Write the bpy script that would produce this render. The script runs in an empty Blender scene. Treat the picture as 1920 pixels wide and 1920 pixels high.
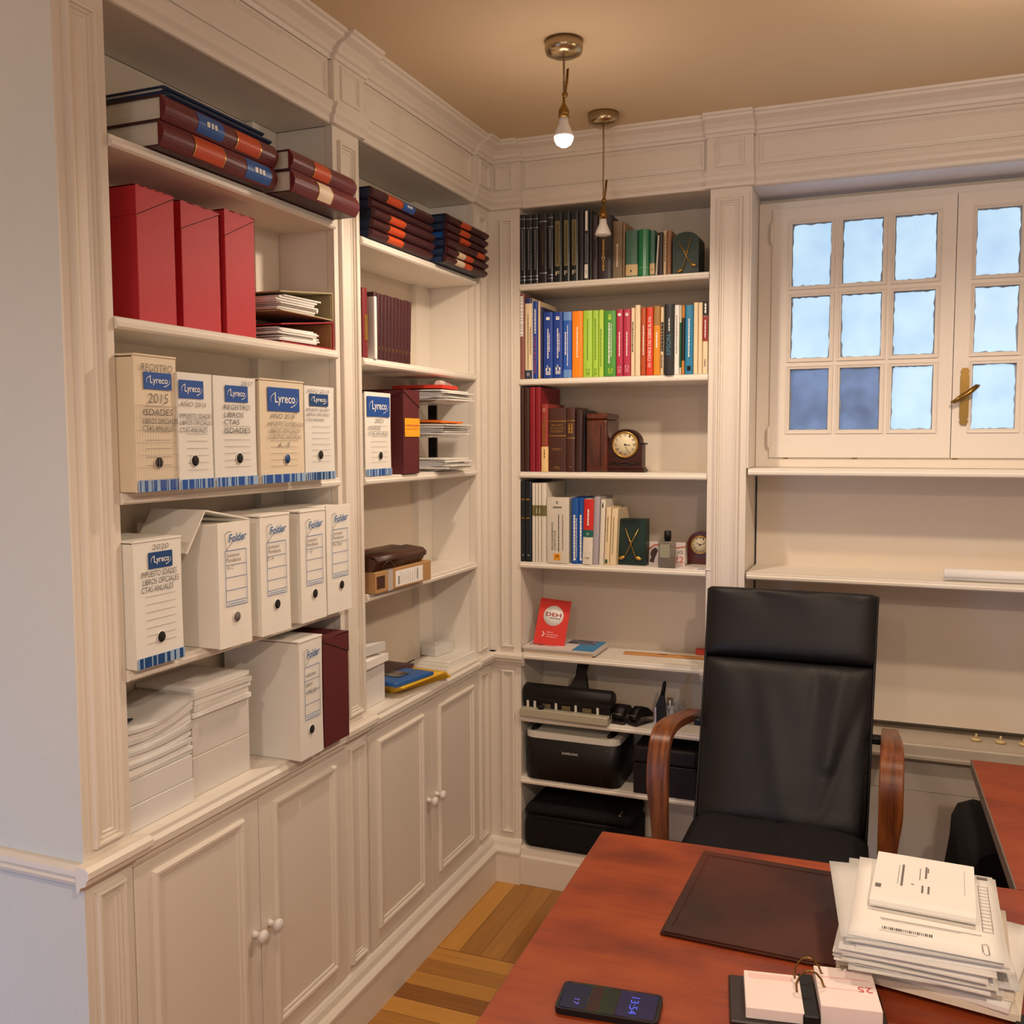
import bpy, bmesh, math, random
from mathutils import Vector, Matrix
R = math.radians
random.seed(7)
col = bpy.context.scene.collection
sc = bpy.context.scene

# ---------------------------------------------------------------- camera
CP = Vector((1.31639559, -3.07869802, 1.57462011)); YAW, PIT, ROL, FOC = -0.3813077, -0.07598814, -0.00343611, 1792.06
cam_d = bpy.data.cameras.new('camera'); cam = bpy.data.objects.new('camera', cam_d); col.objects.link(cam)
_cy, _sy, _cp, _sp = math.cos(YAW), math.sin(YAW), math.cos(PIT), math.sin(PIT)
FW = Vector((_sy*_cp, _cy*_cp, _sp)); _r = Vector((_cy, -_sy, 0)); _u = _r.cross(FW)
_cr, _sr = math.cos(ROL), math.sin(ROL)
RT = _r*_cr + _u*_sr; UP = -_r*_sr + _u*_cr
m = Matrix((RT, UP, -FW)).transposed().to_4x4(); m.translation = CP
cam.matrix_world = m
cam_d.sensor_width = 36; cam_d.sensor_fit = 'HORIZONTAL'; cam_d.lens = 36*FOC/1920; cam_d.clip_start = .05
sc.camera = cam

def px(u, v, ax, val):
    """pixel of the photo -> the point where its sight line meets the plane ax = val"""
    d = FW*FOC + RT*(u-960) - UP*(v-960)
    return CP + d*((val-CP[ax])/d[ax])

# ---------------------------------------------------------------- world, lamps, exposure
sc.view_settings.view_transform = 'Standard'; sc.view_settings.look = 'None'
sc.view_settings.gamma = 1; sc.view_settings.use_curve_mapping = False
sc.view_settings.exposure = -0.08
w = bpy.data.worlds.new('world'); sc.world = w; w.use_nodes = True
w.node_tree.nodes['Background'].inputs[0].default_value = (.75, .85, 1, 1)
w.node_tree.nodes['Background'].inputs[1].default_value = .3

WARM = (1, .80, .615)
def light(name, kind, loc, energy, color, size=.03, rot=None, **kw):
    d = bpy.data.lights.new(name, kind); d.energy = energy; d.color = color
    if kind == 'AREA': d.size = size
    else: d.shadow_soft_size = size
    for k, v in kw.items(): setattr(d, k, v)
    o = bpy.data.objects.new(name, d); col.objects.link(o); o.location = loc
    if rot: o.rotation_euler = rot
    return o
BULB = (.522, -.739)
for q_, e_ in (((.522, -.739, 2.298), 1.0), ((1.60, -.92, 2.262), 1.0), ((1.75, -2.95, 2.30), 1.9), ((.7, -3.6, 2.30), 1.0)):
    light('bulb_light', 'SPOT', q_, 31*e_, WARM, .03, spot_size=R(170), spot_blend=.5)
    light('warm_glow', 'POINT', q_, (1.9 if q_[0] == .522 else 5.5)*e_, WARM, .05)
# lamps out of view, added for the left wall and the desk
light('warm_glow', 'POINT', (-.75, -2.95, 2.32), 9.5, WARM, .05)  # unseen warm lamp, added to brighten the upper left wall
light('unseen_cool_light', 'AREA', (1.6, -5.1, 1.5), 11, (.58, .76, 1), 1.4, rot=(R(80), 0, 0), specular_factor=.2)  # unseen cool fill behind the camera, added to whiten the desk papers
light('unseen_cool_light', 'AREA', (-.9, -4.2, .35), 13, (.28, .54, 1), .8, rot=(R(84), 0, R(-2)), spread=R(110), specular_factor=.3)  # cool window light assumed behind on the left, no opening modelled

# ---------------------------------------------------------------- materials
MT = {}
def srgb(c):
    return tuple((x/12.92 if x <= .04045 else ((x+.055)/1.055)**2.4) for x in (v/255 for v in c)) + (1,)
def mat(name, c, rough=.55, metal=0, var=.06, scale=8, bump=0, bscale=60, spec=.5, alpha=1, trans=0, coat=0, stretch=None, c2=None):
    if name in MT: return MT[name]
    mt = bpy.data.materials.new(name); mt.use_nodes = True; nt = mt.node_tree; N = nt.nodes; Lk = nt.links
    b = N['Principled BSDF']; col_ = srgb(c)
    tc = N.new('ShaderNodeTexCoord'); mp = N.new('ShaderNodeMapping'); Lk.new(tc.outputs['Object'], mp.inputs[0])
    if stretch: mp.inputs['Scale'].default_value = stretch
    nz = N.new('ShaderNodeTexNoise'); nz.inputs['Scale'].default_value = scale; nz.inputs['Detail'].default_value = 5
    Lk.new(mp.outputs[0], nz.inputs[0])
    mx = N.new('ShaderNodeMix'); mx.data_type = 'RGBA'
    a = tuple(max(0, x*(1-var)) for x in col_[:3])+(1,); bb = tuple(min(1, x*(1+var)) for x in col_[:3])+(1,)
    if c2: a = srgb(c2); bb = col_
    mx.inputs[6].default_value = a; mx.inputs[7].default_value = bb
    if c2:
        cr = N.new('ShaderNodeValToRGB'); cr.color_ramp.elements[0].position = .38; cr.color_ramp.elements[1].position = .62
        Lk.new(nz.outputs[0], cr.inputs[0]); Lk.new(cr.outputs[0], mx.inputs[0])
    else: Lk.new(nz.outputs[0], mx.inputs[0])
    Lk.new(mx.outputs[2], b.inputs['Base Color'])
    b.inputs['Roughness'].default_value = rough; b.inputs['Metallic'].default_value = metal
    b.inputs['Specular IOR Level'].default_value = spec; b.inputs['Alpha'].default_value = alpha
    b.inputs['Transmission Weight'].default_value = trans; b.inputs['Coat Weight'].default_value = coat
    if bump:
        n2 = N.new('ShaderNodeTexNoise'); n2.inputs['Scale'].default_value = bscale; n2.inputs['Detail'].default_value = 4
        Lk.new(mp.outputs[0], n2.inputs[0])
        bp = N.new('ShaderNodeBump'); bp.inputs['Strength'].default_value = bump; bp.inputs['Distance'].default_value = .003
        Lk.new(n2.outputs[0], bp.inputs['Height']); Lk.new(bp.outputs[0], b.inputs['Normal'])
    MT[name] = mt; return mt
def emit(name, c, s, noise=0, c2=None):
    if name in MT: return MT[name]
    mt = bpy.data.materials.new(name); mt.use_nodes = True; nt = mt.node_tree; N = nt.nodes
    b = N['Principled BSDF']; b.inputs['Base Color'].default_value = tuple(x*.25 for x in srgb(c)[:3])+(1,); b.inputs['Roughness'].default_value = .35; b.inputs['Specular IOR Level'].default_value = .3
    b.inputs['Emission Color'].default_value = srgb(c); b.inputs['Emission Strength'].default_value = s
    if noise:
        tc = N.new('ShaderNodeTexCoord'); nz = N.new('ShaderNodeTexNoise'); nz.inputs['Scale'].default_value = noise
        nt.links.new(tc.outputs['Object'], nz.inputs[0])
        mx = N.new('ShaderNodeMix'); mx.data_type = 'RGBA'; mx.inputs[6].default_value = srgb(c2 or c); mx.inputs[7].default_value = srgb(c)
        cr = N.new('ShaderNodeValToRGB'); cr.color_ramp.elements[0].position = .3; cr.color_ramp.elements[1].position = .6
        nt.links.new(nz.outputs[0], cr.inputs[0]); nt.links.new(cr.outputs[0], mx.inputs[0]); nt.links.new(mx.outputs[2], b.inputs['Emission Color'])
    MT[name] = mt; return mt

PAINT = mat('cream_paint', (226, 216, 203), .42, var=.035, scale=3, bump=.12, bscale=25)
PAINT2 = mat('shelf_paint', (232, 224, 212), .4, var=.03, scale=5, bump=.08, bscale=30)
WALL = mat('wall_plaster', (206, 203, 194), .8, var=.05, scale=2.2, bump=.25, bscale=90)
CEIL = mat('ceiling_plaster', (216, 194, 160), .85, var=.04, scale=1.5, bump=.12, bscale=60)
BACKP = mat('back_panel_paint', (222, 208, 190), .6, var=.03, scale=3, bump=.1, bscale=60)
LOWW = mat('lower_wall_panel', (190, 182, 172), .5, var=.03, scale=3)
REDBOX = mat('red_card', (186, 34, 44), .6, var=.05, scale=4, bump=.15, bscale=150)
DRED = mat('maroon_card', (92, 30, 34), .6, var=.06, scale=6, bump=.15, bscale=150)
MAROON = mat('maroon_leathercloth', (104, 36, 42), .38, var=.12, scale=14, bump=.15, bscale=120)
DMAROON = mat('dark_maroon_cloth', (66, 26, 30), .45, var=.12, scale=14, bump=.12, bscale=120)
NAVY = mat('navy_cloth', (24, 34, 58), .5, var=.15, scale=14, bump=.12, bscale=120)
NAVY2 = mat('slate_blue_cloth', (42, 56, 88), .5, var=.12, scale=14)
ORANGE_L = mat('orange_leather_label', (204, 78, 34), .45, var=.1, scale=20)
WHITE_L = mat('cream_label', (226, 206, 178), .5, var=.1, scale=30)
BLUE_L = mat('blue_tape_label', (38, 92, 170), .4, var=.08, scale=30)
GOLD = mat('gold_foil', (202, 160, 78), .32, .85, var=.1, scale=30)
PAPER = mat('white_paper', (236, 232, 226), .7, var=.02, scale=10)
PAGES = mat('book_pages', (214, 202, 178), .85, var=.12, scale=3, stretch=(120, 1, 1))
PAGEZ = mat('stacked_pages', (222, 214, 200), .85, var=.14, scale=4, stretch=(1, 1, 160))
CARD = mat('white_corrugated_card', (236, 230, 220), .7, var=.03, scale=6, bump=.1, bscale=40)
CARD2 = mat('aged_white_card', (226, 210, 184), .7, var=.04, scale=5, bump=.1, bscale=40)
CARDG = mat('greyed_white_card', (230, 226, 218), .7, var=.03, scale=5, bump=.1, bscale=40)
KRAFT = mat('brown_cardboard', (176, 134, 86), .75, var=.06, scale=8, bump=.1, bscale=60)
LOGOB = mat('logo_blue_ink', (28, 78, 158), .5, var=.03)
LOGOD = mat('logo_dark_blue_ink', (22, 66, 122), .5, var=.03)
PALEB = mat('pale_blue_ink', (150, 178, 208), .6, var=.03)
FORMB = mat('form_blue_ink', (36, 98, 164), .6, var=.03)
INK = mat('black_ink', (38, 34, 36), .6, var=.02)
PENC = mat('pencil_grey', (110, 102, 98), .7, var=.05)
REDINK = mat('red_ink', (200, 70, 70), .6)
WHITEINK = mat('white_ink', (238, 236, 232), .5)
BLACK = mat('black_plastic', (20, 17, 17), .48, var=.1, spec=.3)
DARK = mat('hole_dark', (26, 20, 16), .9, var=.2)
BLKFAB = mat('black_fabric', (24, 22, 24), .9, var=.15, scale=40, bump=.3, bscale=300, spec=.2)
LEATHER = mat('black_leather', (20, 17, 18), .5, var=.15, scale=10, bump=.2, bscale=140, spec=.35)
SUEDE = mat('black_seat_fabric', (28, 26, 30), .85, var=.15, scale=20, bump=.2, bscale=200, spec=.2)
BRASS = mat('aged_brass', (140, 106, 52), .3, .95, var=.12, scale=20)
NICKEL = mat('brushed_nickel', (176, 156, 124), .25, .95, var=.06, scale=12)
STEEL = mat('polished_steel', (190, 188, 184), .2, .95, var=.05)
CORD = mat('cord_beige', (150, 120, 90), .6)
CERAM = mat('white_ceramic', (225, 220, 215), .3)
GREYPL = mat('warm_grey_plastic', (176, 168, 146), .45)
LGREY = mat('light_grey_plastic', (210, 206, 196), .4)
MARBLE = mat('green_marble', (40, 62, 52), .45, c2=(20, 34, 30), scale=9, spec=.3)
CLEAR = mat('clear_plastic', (225, 225, 228), .12, var=.01, alpha=.32, spec=.6)
GLASSY = mat('smoky_glass', (120, 112, 100), .08, var=.02, alpha=.6, spec=.7)
MAHOG = mat('dark_mahogany', (70, 32, 22), .35, c2=(40, 18, 14), scale=6, stretch=(1, 1, 9), spec=.35)
REDWD = mat('polished_red_wood', (104, 46, 26), .2, c2=(62, 26, 18), scale=5, stretch=(6, 1, 1), coat=.4)
ARMW = mat('varnished_oak', (136, 76, 34), .35, c2=(92, 46, 20), scale=5, stretch=(18, 1.5, 1.5), coat=.12, spec=.4)
RULERW = mat('ruler_wood', (196, 138, 74), .5)
LEATHB = mat('brown_leather', (86, 46, 26), .4, c2=(56, 28, 18), scale=9, bump=.2, bscale=90)
MATL = mat('desk_pad_leather', (78, 36, 22), .5, c2=(46, 22, 16), scale=3.2, bump=.12, bscale=120, spec=.3)
YELLOW = mat('yellow_card', (226, 178, 44), .6)
EDGE = mat('grey_edge_band', (120, 106, 96), .5)
VINYL = mat('olive_beige_board', (168, 152, 116), .6, var=.08)

def wood_desk():
    mt = bpy.data.materials.new('cherry_laminate'); mt.use_nodes = True; nt = mt.node_tree; N = nt.nodes; L = nt.links
    b = N['Principled BSDF']; tc = N.new('ShaderNodeTexCoord')
    mp = N.new('ShaderNodeMapping'); mp.inputs['Scale'].default_value = (2.6, 6, 1); L.new(tc.outputs['Object'], mp.inputs[0])
    n1 = N.new('ShaderNodeTexNoise'); n1.inputs['Scale'].default_value = 1.4; n1.inputs['Detail'].default_value = 4; n1.inputs['Distortion'].default_value = .8; L.new(mp.outputs[0], n1.inputs[0])
    mp2 = N.new('ShaderNodeMapping'); mp2.inputs['Scale'].default_value = (6, 60, 1); L.new(tc.outputs['Object'], mp2.inputs[0])
    n2 = N.new('ShaderNodeTexNoise'); n2.inputs['Scale'].default_value = 2; n2.inputs['Detail'].default_value = 3; L.new(mp2.outputs[0], n2.inputs[0])
    mp3 = N.new('ShaderNodeMapping'); mp3.inputs['Scale'].default_value = (2.2, 3.0, 1); L.new(tc.outputs['Object'], mp3.inputs[0])
    n3 = N.new('ShaderNodeTexNoise'); n3.inputs['Scale'].default_value = 2.6; n3.inputs['Detail'].default_value = 2; L.new(mp3.outputs[0], n3.inputs[0])
    cr = N.new('ShaderNodeValToRGB'); e = cr.color_ramp.elements
    e[0].position = .36; e[0].color = srgb((108, 42, 22)); e[1].position = .70; e[1].color = srgb((166, 80, 34))
    k = cr.color_ramp.elements.new(.5); k.color = srgb((142, 60, 28))
    a1 = N.new('ShaderNodeMath'); a1.operation = 'MULTIPLY_ADD'; a1.inputs[1].default_value = .20; L.new(n2.outputs[0], a1.inputs[0])
    a2 = N.new('ShaderNodeMath'); a2.operation = 'MULTIPLY_ADD'; a2.inputs[1].default_value = .40; L.new(n1.outputs[0], a2.inputs[0]); 
    a3 = N.new('ShaderNodeMath'); a3.operation = 'MULTIPLY'; a3.inputs[1].default_value = .40; L.new(n3.outputs[0], a3.inputs[0])
    L.new(a3.outputs[0], a2.inputs[2]); L.new(a2.outputs[0], a1.inputs[2]); L.new(a1.outputs[0], cr.inputs[0])
    L.new(cr.outputs[0], b.inputs['Base Color']); b.inputs['Roughness'].default_value = .36; b.inputs['Specular IOR Level'].default_value = .4
    return mt
DESKW = wood_desk()
def parquet():
    mt = bpy.data.materials.new('parquet'); mt.use_nodes = True; nt = mt.node_tree; N = nt.nodes; L = nt.links
    b = N['Principled BSDF']; tc = N.new('ShaderNodeTexCoord'); sp = N.new('ShaderNodeSeparateXYZ'); L.new(tc.outputs['Object'], sp.inputs[0])
    def M(op, a, b_=None, c=None):
        n = N.new('ShaderNodeMath'); n.operation = op
        for i, v in enumerate((a, b_, c)):
            if v is None: continue
            if isinstance(v, (int, float)): n.inputs[i].default_value = v
            else: L.new(v, n.inputs[i])
        return n.outputs[0]
    S, n_ = .49, 7
    X = M('ADD', sp.outputs[0], 10*S+.036); Y = M('ADD', sp.outputs[1], 20*S+.51)
    cx, cy = M('FLOOR', M('DIVIDE', X, S)), M('FLOOR', M('DIVIDE', Y, S))
    par = M('MODULO', M('ADD', cx, cy), 2)
    def mix(f, a, b_):
        return M('ADD', M('MULTIPLY', a, M('SUBTRACT', 1, f)), M('MULTIPLY', b_, f))
    acr = mix(par, X, Y); alo = mix(par, Y, X)
    t = M('DIVIDE', acr, S/n_); idx = M('FLOOR', t); fr = M('FRACT', t)
    cmb = N.new('ShaderNodeCombineXYZ'); L.new(idx, cmb.inputs[0]); L.new(M('ADD', cx, M('MULTIPLY', cy, 7)), cmb.inputs[1]); L.new(par, cmb.inputs[2])
    wn = N.new('ShaderNodeTexWhiteNoise'); wn.noise_dimensions = '3D'; L.new(cmb.outputs[0], wn.inputs[0])
    c2 = N.new('ShaderNodeCombineXYZ'); L.new(M('MULTIPLY', acr, 70), c2.inputs[0]); L.new(M('MULTIPLY', alo, 5), c2.inputs[1]); L.new(wn.outputs[0], c2.inputs[2])
    nz = N.new('ShaderNodeTexNoise'); nz.inputs['Scale'].default_value = 1; nz.inputs['Detail'].default_value = 4; L.new(c2.outputs[0], nz.inputs[0])
    cr = N.new('ShaderNodeValToRGB'); e = cr.color_ramp.elements
    e[0].position = .12; e[0].color = srgb((118, 66, 22)); e[1].position = .92; e[1].color = srgb((206, 148, 66))
    L.new(M('ADD', M('MULTIPLY', wn.outputs[0], .75), M('MULTIPLY', nz.outputs[0], .35)), cr.inputs[0])
    gap = M('LESS_THAN', M('MINIMUM', fr, M('SUBTRACT', 1, fr)), .011)
    f2 = M('FRACT', M('DIVIDE', alo, S)); gap2 = M('LESS_THAN', M('MINIMUM', f2, M('SUBTRACT', 1, f2)), .004)
    g = M('MAXIMUM', gap, gap2)
    mx = N.new('ShaderNodeMix'); mx.data_type = 'RGBA'; L.new(g, mx.inputs[0]); L.new(cr.outputs[0], mx.inputs[6]); mx.inputs[7].default_value = srgb((98, 56, 20))
    L.new(mx.outputs[2], b.inputs['Base Color']); b.inputs['Roughness'].default_value = .36
    return mt
FLOORM = parquet()

# ---------------------------------------------------------------- builders
class MB:
    def __init__(s): s.bm = bmesh.new(); s.T = Matrix.Identity(4)
    def _v(s, p): return s.bm.verts.new(s.T @ Vector(p))
    def box(s, x0, x1, y0, y1, z0, z1, bev=0, seg=1, mi=0):
        if x1 < x0: x0, x1 = x1, x0
        if y1 < y0: y0, y1 = y1, y0
        if z1 < z0: z0, z1 = z1, z0
        v = [s._v(p) for p in ((x0,y0,z0),(x1,y0,z0),(x1,y1,z0),(x0,y1,z0),(x0,y0,z1),(x1,y0,z1),(x1,y1,z1),(x0,y1,z1))]
        F = [s.bm.faces.new([v[i] for i in q]) for q in ((0,3,2,1),(4,5,6,7),(0,1,5,4),(1,2,6,5),(2,3,7,6),(3,0,4,7))]
        for f in F: f.material_index = mi
        if bev:
            es = list({e for f in F for e in f.edges})
            r = bmesh.ops.bevel(s.bm, geom=es, offset=bev, segments=seg, affect='EDGES', profile=.5)
            for f in r['faces']:
                f.material_index = mi
                if seg > 1: f.smooth = True
        return s
    def hexa(s, pts, mi=0):
        v = [s._v(p) for p in pts]
        for q in ((0,3,2,1),(4,5,6,7),(0,1,5,4),(1,2,6,5),(2,3,7,6),(3,0,4,7)):
            s.bm.faces.new([v[i] for i in q]).material_index = mi
        return s
    def prism(s, poly, fn, a, b, smooth=False, mi=0):
        """poly: list of 2-D points; fn(p,q,t) -> 3-D; extruded from t=a to t=b"""
        v0 = [s._v(fn(p, q, a)) for p, q in poly]; v1 = [s._v(fn(p, q, b)) for p, q in poly]
        n = len(poly)
        for i in range(n):
            f = s.bm.faces.new((v0[i], v0[(i+1) % n], v1[(i+1) % n], v1[i])); f.smooth = smooth; f.material_index = mi
        s.bm.faces.new(v0[::-1]).material_index = mi; s.bm.faces.new(v1).material_index = mi
        return s
    def tube(s, pts, r, n=8, cap=True, mi=0):
        pts = [Vector(p) for p in pts]; rings = []
        rs = r if isinstance(r, (list, tuple)) else [r]*len(pts)
        prev = None
        for i, p in enumerate(pts):
            t = (pts[min(i+1, len(pts)-1)]-pts[max(i-1, 0)]).normalized()
            a = prev if prev is not None else (Vector((0,0,1)) if abs(t.z) < .9 else Vector((1,0,0)))
            a = (a - t*a.dot(t)).normalized(); prev = a; b = t.cross(a)
            rings.append([s._v(p + (a*math.cos(2*math.pi*k/n) + b*math.sin(2*math.pi*k/n))*rs[i]) for k in range(n)])
        for A, B in zip(rings, rings[1:]):
            for k in range(n):
                f = s.bm.faces.new((A[k], A[(k+1) % n], B[(k+1) % n], B[k])); f.smooth = True; f.material_index = mi
        if cap: s.bm.faces.new(rings[0][::-1]).material_index = mi; s.bm.faces.new(rings[-1]).material_index = mi
        return s
    def lathe(s, prof, c=(0,0,0), axis='z', n=28, mi=0, cap=True):
        c = Vector(c)
        def P(r, h, k):
            a = 2*math.pi*k/n; x, y = r*math.cos(a), r*math.sin(a)
            return c + (Vector((x, y, h)) if axis == 'z' else Vector((x, h, y)) if axis == 'y' else Vector((h, x, y)))
        rings = [[s._v(P(r, h, k)) for k in range(n)] if r > 1e-6 else [s._v(P(0, h, 0))] for r, h in prof]
        for A, B in zip(rings, rings[1:]):
            for k in range(n):
                q = [A[k % len(A)], A[(k+1) % len(A)], B[(k+1) % len(B)], B[k % len(B)]]
                q = list(dict.fromkeys(q))
                if len(q) > 2:
                    f = s.bm.faces.new(q); f.smooth = True; f.material_index = mi
        for rg, rev in ((rings[0], True), (rings[-1], False)):
            if len(rg) > 1 and cap: s.bm.faces.new(rg[::-1] if rev else rg).material_index = mi
        return s
    def grid(s, fn, nu, nv, mi=0, smooth=True, closed=None):
        V = [[s._v(fn(i/nu, j/nv)) for j in range(nv+1)] for i in range(nu+1)]
        for i in range(nu):
            for j in range(nv):
                f = s.bm.faces.new((V[i][j], V[i+1][j], V[i+1][j+1], V[i][j+1])); f.smooth = smooth; f.material_index = mi
        return V
    def quad(s, pts, mi=0):
        s.bm.faces.new([s._v(p) for p in pts]).material_index = mi; return s
    def build(s, name, mats, parent=None, loc=None):
        bmesh.ops.remove_doubles(s.bm, verts=s.bm.verts, dist=1e-6)
        bmesh.ops.recalc_face_normals(s.bm, faces=s.bm.faces)
        me = bpy.data.meshes.new(name); s.bm.to_mesh(me); s.bm.free()
        for x in (mats if isinstance(mats, (list, tuple)) else [mats]): me.materials.append(x)
        o = bpy.data.objects.new(name, me); col.objects.link(o)
        if parent: o.parent = parent
        if loc: o.location = loc
        return o

def thing(name, label, cat, loc=(0,0,0), rz=0, group=None, rot=None):
    o = bpy.data.objects.new(name, None); col.objects.link(o); o.empty_display_size = .05
    o.location = loc; o.rotation_euler = rot if rot else (0, 0, rz)
    o['label'] = label; o['category'] = cat
    if group: o['group'] = group
    return o
def tag(o, label, cat, group=None):
    o['label'] = label; o['category'] = cat
    if group: o['group'] = group
    return o
def struct(o): o['kind'] = 'structure'; return o
def copy_tree(o, parent=None):
    c = o.copy(); col.objects.link(c)
    if parent: c.parent = parent
    for ch in list(o.children): copy_tree(ch, c)
    return c

FONTCACHE = {}
def lettering(body, parent, x0, x1, z0, z1, m, y=-.0008, name='lettering', vertical=0, shear=0, T=None, bold=0, rot=0):
    """flat letters filling the rectangle x0..x1, z0..z1 in the front (x-z) plane of the parent; vertical=1 reads upward, -1 downward"""
    key = (body, shear, bold)
    if key not in FONTCACHE:
        cu = bpy.data.curves.new('letters', 'FONT'); cu.body = body; cu.size = 1; cu.shear = shear; cu.offset = bold; cu.resolution_u = 3
        ob = bpy.data.objects.new('letters_tmp', cu); col.objects.link(ob)
        bpy.context.view_layer.update()
        me = bpy.data.meshes.new_from_object(ob)
        vs = [v.co.copy() for v in me.vertices]; fs = [list(p.vertices) for p in me.polygons]
        bpy.data.objects.remove(ob); bpy.data.curves.remove(cu); bpy.data.meshes.remove(me)
        FONTCACHE[key] = (vs, fs)
    vs, fs = FONTCACHE[key]
    xs = [v.x for v in vs]; ys = [v.y for v in vs]
    ax, bx, ay, by = min(xs), max(xs), min(ys), max(ys)
    out = []
    for v in vs:
        s, t = (v.x-ax)/(bx-ax), (v.y-ay)/(by-ay)
        if vertical == 1: s, t = 1-t, s
        elif vertical == -1: s, t = t, 1-s
        elif vertical == 2: s, t = 1-s, 1-t
        p = Vector((x0+(x1-x0)*s, y, z0+(z1-z0)*t))
        if rot:
            c = Vector(((x0+x1)/2, y, (z0+z1)/2)); p = c + Matrix.Rotation(rot, 3, 'Y') @ (p-c)
        out.append(T @ p if T else p)
    me = bpy.data.meshes.new(name); me.from_pydata([tuple(p) for p in out], [], fs); me.materials.append(m)
    o = bpy.data.objects.new(name, me); col.objects.link(o); o.parent = parent
    return o
def panel(parent, name, m, x0, x1, z0, z1, y=-.0006, th=.0006):
    """a thin printed or glued patch on the front face"""
    return MB().box(x0, x1, y, y+th, z0, z1).build(name, m, parent)
def lines(parent, name, m, segs, y=-.0009, th=.0008):
    """segs: (x0,z0,x1,z1,width)"""
    b = MB()
    for x0, z0, x1, z1, w_ in segs:
        d = Vector((x1-x0, 0, z1-z0)); 
        if d.length < 1e-6: continue
        n = Vector((-d.z, 0, d.x)).normalized()*(w_/2)
        p = [Vector((x0, y, z0))-n, Vector((x1, y, z1))-n, Vector((x1, y, z1))+n, Vector((x0, y, z0))+n]
        b.quad(p)
    return b.build(name, m, parent)

# plane frames: 'L' = the left bookcase wall (x = 0, faces +x), 'B' = the back wall (y = 0, faces -y)
def wp(side, a, out, z): return (out, a, z) if side == 'L' else (a, -out, z)
def wbox(b, side, a0, a1, o0, o1, z0, z1, bev=0):
    if side == 'L': b.box(o0, o1, a0, a1, z0, z1, bev)
    else: b.box(a0, a1, -o1, -o0, z0, z1, bev)
def wframe(b, side, a0, a1, z0, z1, base=0, w_=.02, h=.007, prof=None):
    """a raised picture-frame moulding"""
    prof = prof or ((0, 0), (.04, .85), (.22, 1), (.36, .9), (.40, .4), (.62, .5), (.66, .1), (.92, .2), (1, 0))
    loops = []
    for t, k in prof:
        i = t*w_
        loops.append([b._v(wp(side, a, base+k*h, z)) for a, z in ((a0+i, z0+i), (a1-i, z0+i), (a1-i, z1-i), (a0+i, z1-i))])
    for A, B in zip(loops, loops[1:]):
        for k in range(4): b.bm.faces.new((A[k], A[(k+1) % 4], B[(k+1) % 4], B[k]))
def wsweep(b, side, prof, a0, a1):
    b.prism(prof, lambda p, q, t: wp(side, t, p, q), a0, a1)

# ================================================================ THE SETTING
ZC = 2.565; ZO = 2.352; ZD = .80
YW = -1.84                      # the wall left of the bookcase
struct(MB().box(-1.9, 3.3, -5.2, .5, -.05, 0).build('floor', FLOORM))
struct(MB().box(-1.9, 3.3, -5.2, .5, ZC, ZC+.05).build('ceiling', CEIL))
struct(MB().box(-1.8, -.0005, YW, YW+.0295, 0, ZC).build('wall_left', WALL))
struct(MB().box(-1.9, -1.8, -5.2, YW, 0, ZC).build('wall_far_left', WALL))
struct(MB().box(3.2, 3.3, -5.2, .5, 0, ZC).build('wall_right', WALL))
struct(MB().box(-1.9, 3.3, -5.3, -5.2, 0, ZC).build('wall_behind', WALL))
b = MB()                                                # masonry behind the bookcases
b.box(-.42, -.30, YW+.031, .36, 0, ZC)
b.box(-.30, .875, .25, .36, 0, ZC)
struct(b.build('wall_back', WALL))
# chair rail on the left wall
b = MB(); prof = [(0, .79), (.012, .792), (.016, .80), (.010, .804), (.018, .812), (.018, .822), (.008, .8275), (0, .8275)]
b.prism(prof, lambda p, q, t: (t, YW-p, q), -1.8, .0); struct(b.build('trim_1', PAINT))

# --- vertical pilasters
PIL = [('L', YW, -1.725), ('L', -.985, -.86), ('L', -.13, 0), ('B', 0, .114), ('B', .757, .879)]
OPL = (-1.725, -.985); OPM = (-.86, -.13); OPB = (.114, .757)
for i, (sd, a0, a1) in enumerate(PIL):
    b = MB(); m0 = .022
    e0 = a0 + (.0 if i != 3 else .02); e1 = a1 - (.0 if i != 2 else .02)
    if i == 0: wbox(b, sd, YW+.030, a1, -.02, 0, .13, ZO); wbox(b, sd, YW, YW+.030, -.0004, 0, .13, ZO)
    else: wbox(b, sd, a0 if i != 3 else 0, a1, -.02, 0, .13, ZO)
    fa, fb = e0+.022, e1-.022
    wframe(b, sd, fa, fb, .845, ZO-.03, w_=.024, h=.011)
    wframe(b, sd, fa, fb, .175, .765, w_=.024, h=.011)
    struct(b.build('trim_%d' % (i+2), PAINT))
# --- frieze, architrave and cornice above the openings
cor = [(0, 2.505), (.006, 2.505), (.010, 2.514), (.016, 2.517), (.018, 2.528), (.030, 2.540), (.050, 2.549), (.053, 2.556), (.060, 2.558), (.062, ZC), (0, ZC)]
arc = [(0, ZO+.0), (.004, ZO+.002), (.006, ZO+.012), (.003, ZO+.014), (.011, ZO+.024), (.012, ZO+.034), (.017, ZO+.042), (.017, ZO+.050), (.0, ZO+.054)]
b = MB()
wbox(b, 'L', YW+.030, 0, -.02, 0, ZO, ZC); wbox(b, 'L', YW, YW+.030, -.0004, 0, ZO, ZC); wbox(b, 'B', 0, 2.6, -.02, 0, ZO, ZC)
for a0, a1 in ((-1.70, -1.01), (-.835, -.155)): wframe(b, 'L', a0, a1, 2.415, 2.502, w_=.018, h=.006)
for a0, a1 in ((.135, .738), (.905, 2.3)): wframe(b, 'B', a0, a1, 2.415, 2.502, w_=.018, h=.006)
struct(b.build('trim_7', PAINT))
b = MB()
wsweep(b, 'L', cor, YW, .0); wsweep(b, 'B', cor, 0, 2.6)
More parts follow.
